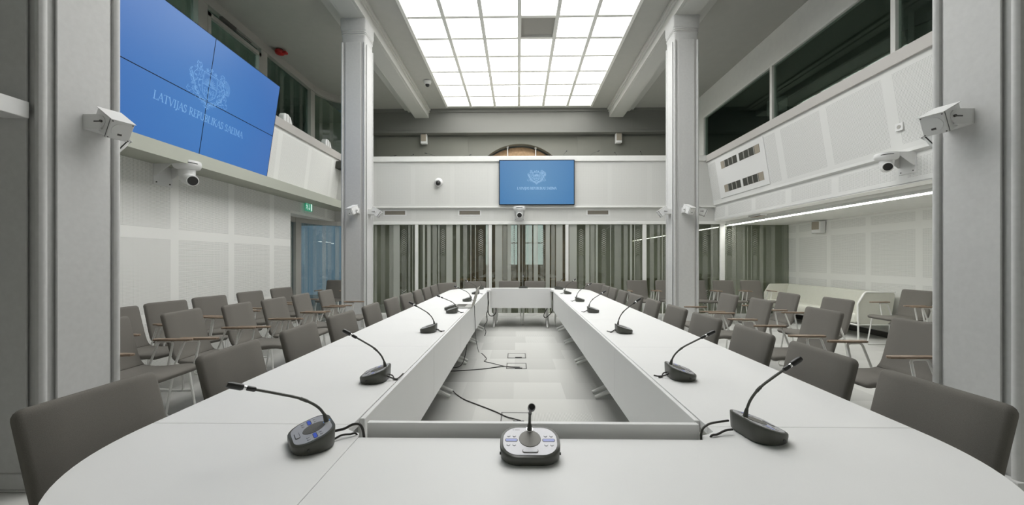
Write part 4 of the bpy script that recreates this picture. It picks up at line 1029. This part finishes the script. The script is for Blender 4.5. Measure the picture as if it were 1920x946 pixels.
column_speaker((-2.90, 6.935, zc), (0, -1, 0), (-.35, -.85, -.45), 'white boxed speaker on the front face of the far left column')
column_speaker((-2.728, 7.13, zc), (1, 0, 0), (.8, .1, -.55), 'white boxed speaker on the inner face of the far left column')
column_speaker((2.748, 7.13, zc), (-1, 0, 0), (-.8, .1, -.55), 'white boxed speaker on the inner face of the far right column')
column_speaker((2.95, 6.935, zc), (0, -1, 0), (.35, -.85, -.45), 'white boxed speaker on the front face of the far right column')
column_speaker((3.192, 7.13, zc), (1, 0, 0), (.8, -.25, -.35), 'white boxed speaker on the outer face of the far right column')

def ptz(root, out, look, label, s=1.0):
    """white pan-tilt camera on a wall bracket"""
    out = Vector(out).normalized(); e = empty('security_camera', root, label=label, cat='camera', group='white pan-tilt cameras on the walls')
    Q = out.to_track_quat('X', 'Z').to_matrix().to_4x4()
    b = MB(); b.box(0, .006, -.085, .085, -.12, .12, M4=Q); b.box(0, .17, -.075, .075, .068, .075, M4=Q)
    for sy in (-.078, .072):
        b.add([(0, sy, .075), (.17, sy, .075), (.17, sy, .058), (.02, sy, -.05), (0, sy, -.05), (0, sy+.006, .075), (.17, sy+.006, .075), (.17, sy+.006, .058), (.02, sy+.006, -.05), (0, sy+.006, -.05)],
              [(0, 1, 2, 3, 4), (9, 8, 7, 6, 5), (0, 5, 6, 1), (1, 6, 7, 2), (2, 7, 8, 3)], M4=Q)
    b.build('bracket', M['plastic'], e, smooth=False)
    b = MB()
    for yy in (-.06, .06):
        for zz in (-.10, .095): b.tube([(.006, yy, zz), (.009, yy, zz)], .006, 8, M4=Q)
    b.build('screw', M['rim'], e)
    c = out*.20
    Lk = Vector(look).normalized(); T = Matrix.Translation(c)
    b = MB(); R_ = [(.055, .078), (.092, .074), (.095, .060), (.095, .040), (.085, .018), (.055, .005)]
    b.loft([[(r*math.cos(2*PI*i/24), r*math.sin(2*PI*i/24), z) for i in range(24)] for r, z in R_], M4=T); b.build('camera_base', M['plastic'], e, angle=50)
    b = MB(); 
    yaw = math.atan2(Lk.y, Lk.x)
    for k in range(9):
        a0 = yaw-.5+k*.11; b.tube([(c.x+.0955*math.cos(a0), c.y+.0955*math.sin(a0), .052), (c.x+.0955*math.cos(a0+.11), c.y+.0955*math.sin(a0+.11), .052)], .0028, 6)
    b.build('status_slot', M['black'], e)
    b = MB(); b.loft([[(r*math.cos(2*PI*i/18), r*.8*math.sin(2*PI*i/18), z) for i in range(18)] for r, z in ((.062, .01), (.060, -.03), (.052, -.075), (.035, -.095))], M4=T); b.build('camera_arm', M['plastic'], e, angle=50)
    A = Matrix.Translation(c+Vector((0, 0, -.06))) @ Lk.to_track_quat('X', 'Z').to_matrix().to_4x4()
    b = MB(); b.tube([(-.055, 0, 0), (-.045, 0, 0), (.125, 0, 0), (.135, 0, 0)], [.030, .044, .044, .041], 24, M4=A); cb = b.build('camera_barrel', M['plastic'], e, angle=50)
    b = MB(); b.tube([(.134, 0, 0), (.137, 0, 0)], .035, 24, M4=A); b.build('lens', M['black'], e)
    e.scale = (s, s, s)
    return e
ptz((-4.30, 4.66, 2.39), (1, 0, 0), (.78, -.52, -.26), 'white pan-tilt camera under the big video wall', 1.5)
ptz((4.53, 4.62, 2.46), (-1, 0, 0), (-.62, -.76, -.12), 'white pan-tilt camera on the right balcony front', 1.2)
ptz((.03, 9.10, 2.40), (0, -1, 0), (0, -1, -.1), 'white pan-tilt camera centred under the television', 1.45)
def box_speaker(loc, rz, label, w=.19, d=.15, h=.30, grp='beige and white wall speakers'):
    e = empty('loudspeaker', loc, rz, label=label, cat='speaker', group=grp)
    MB().box(-w/2, w/2, -d, 0, -h/2, h/2).build('cabinet', M['plastic'], e, bevel=.015)
    MB().box(-w/2+.015, w/2-.015, -d-.006, -d+.01, -h/2+.07, h/2-.01).build('grille', M['beige'], e, bevel=.008)
    MB().box(-.04, .04, -.001, .03, -.05, .05).build('wall_bracket', M['plastic'], e, smooth=False)
    return e
box_speaker((-2.90, Yg-.06, 5.02), 0, 'small speaker on the gallery wall left of the arch')
box_speaker((3.07, Yg-.06, 5.02), 0, 'small speaker on the gallery wall right of the arch')
box_speaker((6.22, 8.12, 1.98), math.radians(-90+8), 'small speaker high on the right wall above the sofa', w=.20, d=.14, h=.24)
def dome(loc, rot, label):
    e = empty('dome_camera', loc, label=label, cat='camera', group='small white dome cameras'); e.rotation_euler = rot
    b = MB(); b.loft([[(r*math.cos(2*PI*i/20), r*math.sin(2*PI*i/20), z) for i in range(20)] for r, z in ((.10, 0), (.10, -.03), (.085, -.06), (.075, -.085))]); b.build('housing', M['plastic'], e, angle=50)
    b = MB(); b.loft([[(r*math.cos(2*PI*i/20), r*math.sin(2*PI*i/20), z) for i in range(20)] for r, z in ((.055, -.084), (.052, -.11), (.040, -.135), (.018, -.148))]); b.build('dome', M['black'], e, angle=60)
dome((-2.33, 10.0, ZC), (math.radians(8), 0, 0), 'small white dome camera on the ceiling left of the skylight')
dome((-1.84, 9.04, 3.11), (math.radians(-65), 0, 0), 'small white dome camera on the far balcony front left of the television')
# vents in the far band
for x, lab in ((-2.88, 'leftmost'), (-1.13, 'middle'), (1.85, 'rightmost, right of the television')):
    e = empty('air_vent', (x, 9.10, 2.407), label=f'slotted white-framed air vent under the far balcony, {lab}', cat='vent', group='air vents in the far wall band')
    b = MB(); b.box(-.27, .27, -.006, 0, .045, .07); b.box(-.27, .27, -.006, 0, -.07, -.045); b.box(-.27, -.24, -.006, 0, -.045, .045); b.box(.24, .27, -.006, 0, -.045, .045); b.build('frame', M['plastic'], e, smooth=False)
    MB().box(-.24, .24, -.003, -.001, -.045, .045).build('backing', M['ventdark'], e, smooth=False)
    b = MB(); 
    for k in range(5): b.box(-.24, .24, -.008, -.003, -.040+k*.018, -.034+k*.018)
    b.build('louvre', M['beige'], e, smooth=False)
# ventilation panel on the right fascia (leaning with it)
def fas(y, z): return Vector((4.485-(z-2.60)/.945*.15, y, z))
vp = empty('ventilation_panel', (0, 0, 0), label='white ventilation panel with dark grilles on the right balcony front', cat='vent')
def fbox(mb, y0, y1, z0, z1, t0, t1, mi=0):
    vs = []
    for t in (t0, t1):
        for y, z in ((y0, z0), (y1, z0), (y1, z1), (y0, z1)): q = fas(y, z); vs.append((q.x-t, q.y, q.z))
    mb.add(vs, [(0, 1, 2, 3), (7, 6, 5, 4), (0, 4, 5, 1), (1, 5, 6, 2), (2, 6, 7, 3), (3, 7, 4, 0)], mi)
b = MB(); fbox(b, 7.0, 8.68, 2.66, 3.50, 0, .012); b.build('cover', M['plastic'], vp, smooth=False)
for z0, z1 in ((3.26, 3.41), (2.76, 2.91)):
    for y0, y1 in ((7.86, 8.46), (7.13, 7.78)):
        b = MB(); fbox(b, y0, y1, z0, z1, .012, .014, 0)
        n = 4; 
        yy0, yy1 = (y0, y1)
        pw = (y1-y0)/4.2
        sol = (yy1-pw*.9, yy1) if y0 > 7.8 else (yy0, yy0+pw*.9)
        fbox(b, sol[0], sol[1], z0, z1, .014, .017, 1)
        for k in range(1, 4):
            yk = y0+(y1-y0)*k/4; fbox(b, yk-.008, yk+.008, z0, z1, .014, .02, 2)
        b.build('grille', [M['ventlouver'], M['beige'], M['frame']], vp, smooth=False)
# exit sign over the left opening
ex = empty('exit_sign', (-4.30, 7.87, 2.42), label='small green running-man exit sign over the left opening', cat='sign')
MB().box(0, .09, -.19, .17, .045, .10).build('housing', M['frame'], ex, bevel=.008)
ex2 = Matrix.Rotation(math.radians(-62), 4, 'Z')
b = MB(); b.box(.05, .056, -.13, .13, -.125, .045); b.build('sign_plate', emit('exit_green', (.03, .28, .16), .9), ex, smooth=False)
def exq(mb, pts, w):
    for (a0, a1), (b0, b1) in zip(pts[:-1], pts[1:]):
        d = Vector((b0-a0, b1-a1)).normalized(); nn = Vector((-d.y, d.x))*w/2
        q = [(a0-nn.x, a1-nn.y), (b0-nn.x, b1-nn.y), (b0+nn.x, b1+nn.y), (a0+nn.x, a1+nn.y)]; mb.add([(.0575, y, z) for y, z in q], [(0, 1, 2, 3)])
b = MB()
exq(b, [(-.085, .015), (-.075, .015)], .020); exq(b, [(-.082, .0), (-.075, -.045)], .018); exq(b, [(-.075, -.045), (-.055, -.07), (-.065, -.10)], .011); exq(b, [(-.075, -.045), (-.095, -.07), (-.115, -.075)], .011)
exq(b, [(-.11, -.03), (-.095, -.005), (-.078, -.005), (-.06, -.03), (-.045, -.025)], .009)
exq(b, [(.005, .02), (.005, -.09)], .012); exq(b, [(-.018, -.06), (.005, -.095), (.028, -.06)], .012); exq(b, [(.09, .03), (.09, -.11)], .045)
b.build('pictogram', emit('exit_white', (.75, .95, .85), .9), ex, smooth=False)
# siren
e = empty('fire_siren', (-5.20, 8.45, ZC), label='small red fire siren on the ceiling above the left gallery', cat='alarm')
MB().prism(circ(.07, 20), -.03, 0).build('base', M['rim'], e); b = MB(); b.loft([[(r*math.cos(2*PI*i/18), r*math.sin(2*PI*i/18), z) for i in range(18)] for r, z in ((.09, -.03), (.10, -.06), (.085, -.10), (.05, -.115))]); b.build('sounder', M['red'], e)
MB().box(.02, .16, -.05, .05, -.10, -.05).build('beacon', M['red'], e, bevel=.015)
# emergency light on the right soffit, switch on the fascia
e = empty('emergency_light', (4.70, 7.75, 2.195), label='flat white emergency light under the right balcony edge', cat='light')
MB().box(-.07, .07, -.20, .20, -.03, 0).build('housing', M['plastic'], e, bevel=.01); MB().box(-.05, .05, -.16, .16, -.042, -.03).build('diffuser', M['beige'], e, bevel=.006)
q = fas(4.62, 2.86); e = empty('wall_socket', (q.x-.002, q.y, q.z), label='small white socket on the right balcony front', cat='socket')
MB().box(-.012, 0, -.045, .045, -.045, .045).build('plate', M['plastic'], e, bevel=.003); b = MB(); b.tube([(-.012, 0, 0), (-.016, 0, 0)], .022, 16); b.build('insert', M['frame'], e); 
# things standing on / hanging from the left parapet
def spot(loc, rz, label):
    e = empty('gallery_projector_lamp', loc, rz, label=label, cat='lamp', group='white lamps on the left parapet')
    b = MB(); pts = [(-.13, 0), (-.13, .10), (-.09, .145), (.0, .155), (.08, .12), (.13, .03), (.13, 0)]
    n = len(pts); b.loft([[(0-.05, y, z) for y, z in pts], [(.05, y, z) for y, z in pts]]); b.build('housing', M['plastic'], e, bevel=.012)
    b = MB(); b.box(-.056, .056, -.05, -.045, .01, .14); b.box(-.056, .056, .02, .025, .01, .13); b.build('rib', M['frame'], e, smooth=False)
spot((-4.16, 6.93, 3.76), 0, 'white rounded lamp housing on the left parapet beside the video wall')
spot((-4.16, 8.42, 3.76), 0, 'white rounded lamp housing on the left parapet beside the far left column')
e = empty('wall_speaker', (-4.15, 8.95, 3.45), label='white speaker on a dark bracket under the left parapet rail', cat='speaker')
MB().box(.0, .20, -.14, .14, -.06, .10).build('bracket', M['ventlouver'], e, smooth=False)
b = MB(); b.tube([(.18, -.0, -.02), (.20, -.03, -.04), (.30, -.12, -.12), (.31, -.13, -.13)], [.07, .09, .09, .07], 16); b.build('speaker_body', M['plastic'], e)
# ---------------------------------------------------------------- gallery desk microphones above the far parapet
GM = [(-3.37, .26, .08), (-2.73, .08, .11), (-2.09, -.245, .14), (-1.45, .24, .09), (1.15, .07, .18), (1.82, .20, .18), (2.47, -.04, .14), (3.11, -.04, .16), (3.76, -.05, .17)]
gl = ['leftmost', 'second from left', 'third from left', 'last before the arch', 'first right of the arch', 'second right of the arch', 'third right of the arch', 'fourth right of the arch', 'rightmost beside the far column']
dk = empty('gallery_desk', (.2, 9.90, 2.7), label='white desk behind the far parapet carrying the gallery microphones', cat='desk')
MB().box(-4.2, 4.2, -.25, .35, .93, .97).build('desktop', M['table'], dk, smooth=False)
for x in (-4.0, -1.4, 1.4, 4.0): MB().box(x-.03, x+.03, -.2, .3, 0, .93).build('leg', M['table'], dk, smooth=False)
for (x, dx, dz), lab in zip(GM, gl):
    e = empty('gallery_microphone', (x, 9.86, 3.67), label=f'thin gooseneck microphone on the gallery above the far parapet, {lab}', cat='microphone', group='gallery microphones')
    MB().prism(stadium(.14, .10, .03, 4), 0, .035).build('base', M['charcoal'], e)
    z0 = .20
    b = MB(); b.tube(smooth_path([(0, 0, .03), (0, 0, z0), (dx*.12, 0, z0+dz*.55), (dx*.9, 0, z0+dz*.92)], 5), .005, 6); b.build('gooseneck', M['charcoal'], e)
    b = MB(); b.tube([(dx*.86, 0, z0+dz*.9), (dx*1.12, 0, z0+dz*1.02)], .011, 8); b.build('microphone_head', M['black'], e)
for x, lab in ((-.33, 'left'), (.55, 'right')):
    e = empty('picture_lamp', (x, 12.28, 4.85 if x < 0 else 4.82), label=f'thin white hanging lamp rod before the carved arch, {lab} one', cat='lamp', group='lamp rods before the arch')
    b = MB(); b.tube([(0, 0, 0), (0, 0, -.42)], .016, 8); b.build('rod', M['plastic'], e); b = MB(); b.tube([(0, 0, .03), (0, 0, -.03)], .035, 10); b.build('cap', M['plastic'], e)
# ---------------------------------------------------------------- things seen in the control room
def monitor(loc, rz, w, h, label):
    e = empty('monitor', loc, rz, label=label, cat='monitor', group='dark monitors in the control room')
    MB().box(-w/2, w/2, -.03, 0, 0, h).build('display', M['black'], e, bevel=.01); MB().box(-.03, .03, 0, .03, -.25, h*.5).build('stand', M['rim'], e, smooth=False)
c = empty('control_desk', (5.75, 6.0, 3.6), label='dark desk inside the control room window', cat='desk')
MB().box(-.35, .45, -3, 4.4, .60, .64).build('desktop', M['ventlouver'], c, smooth=False)
for y in (-2.8, 0, 4.2): MB().box(-.3, .4, y-.03, y+.03, 0, .60).build('leg', M['ventlouver'], c, smooth=False)
monitor((5.6, 8.55, 4.48), math.radians(120), .42, .34, 'dark monitor in the control room, farther one')
monitor((5.6, 5.65, 4.62), math.radians(120), .42, .40, 'dark monitor in the control room, nearer one')
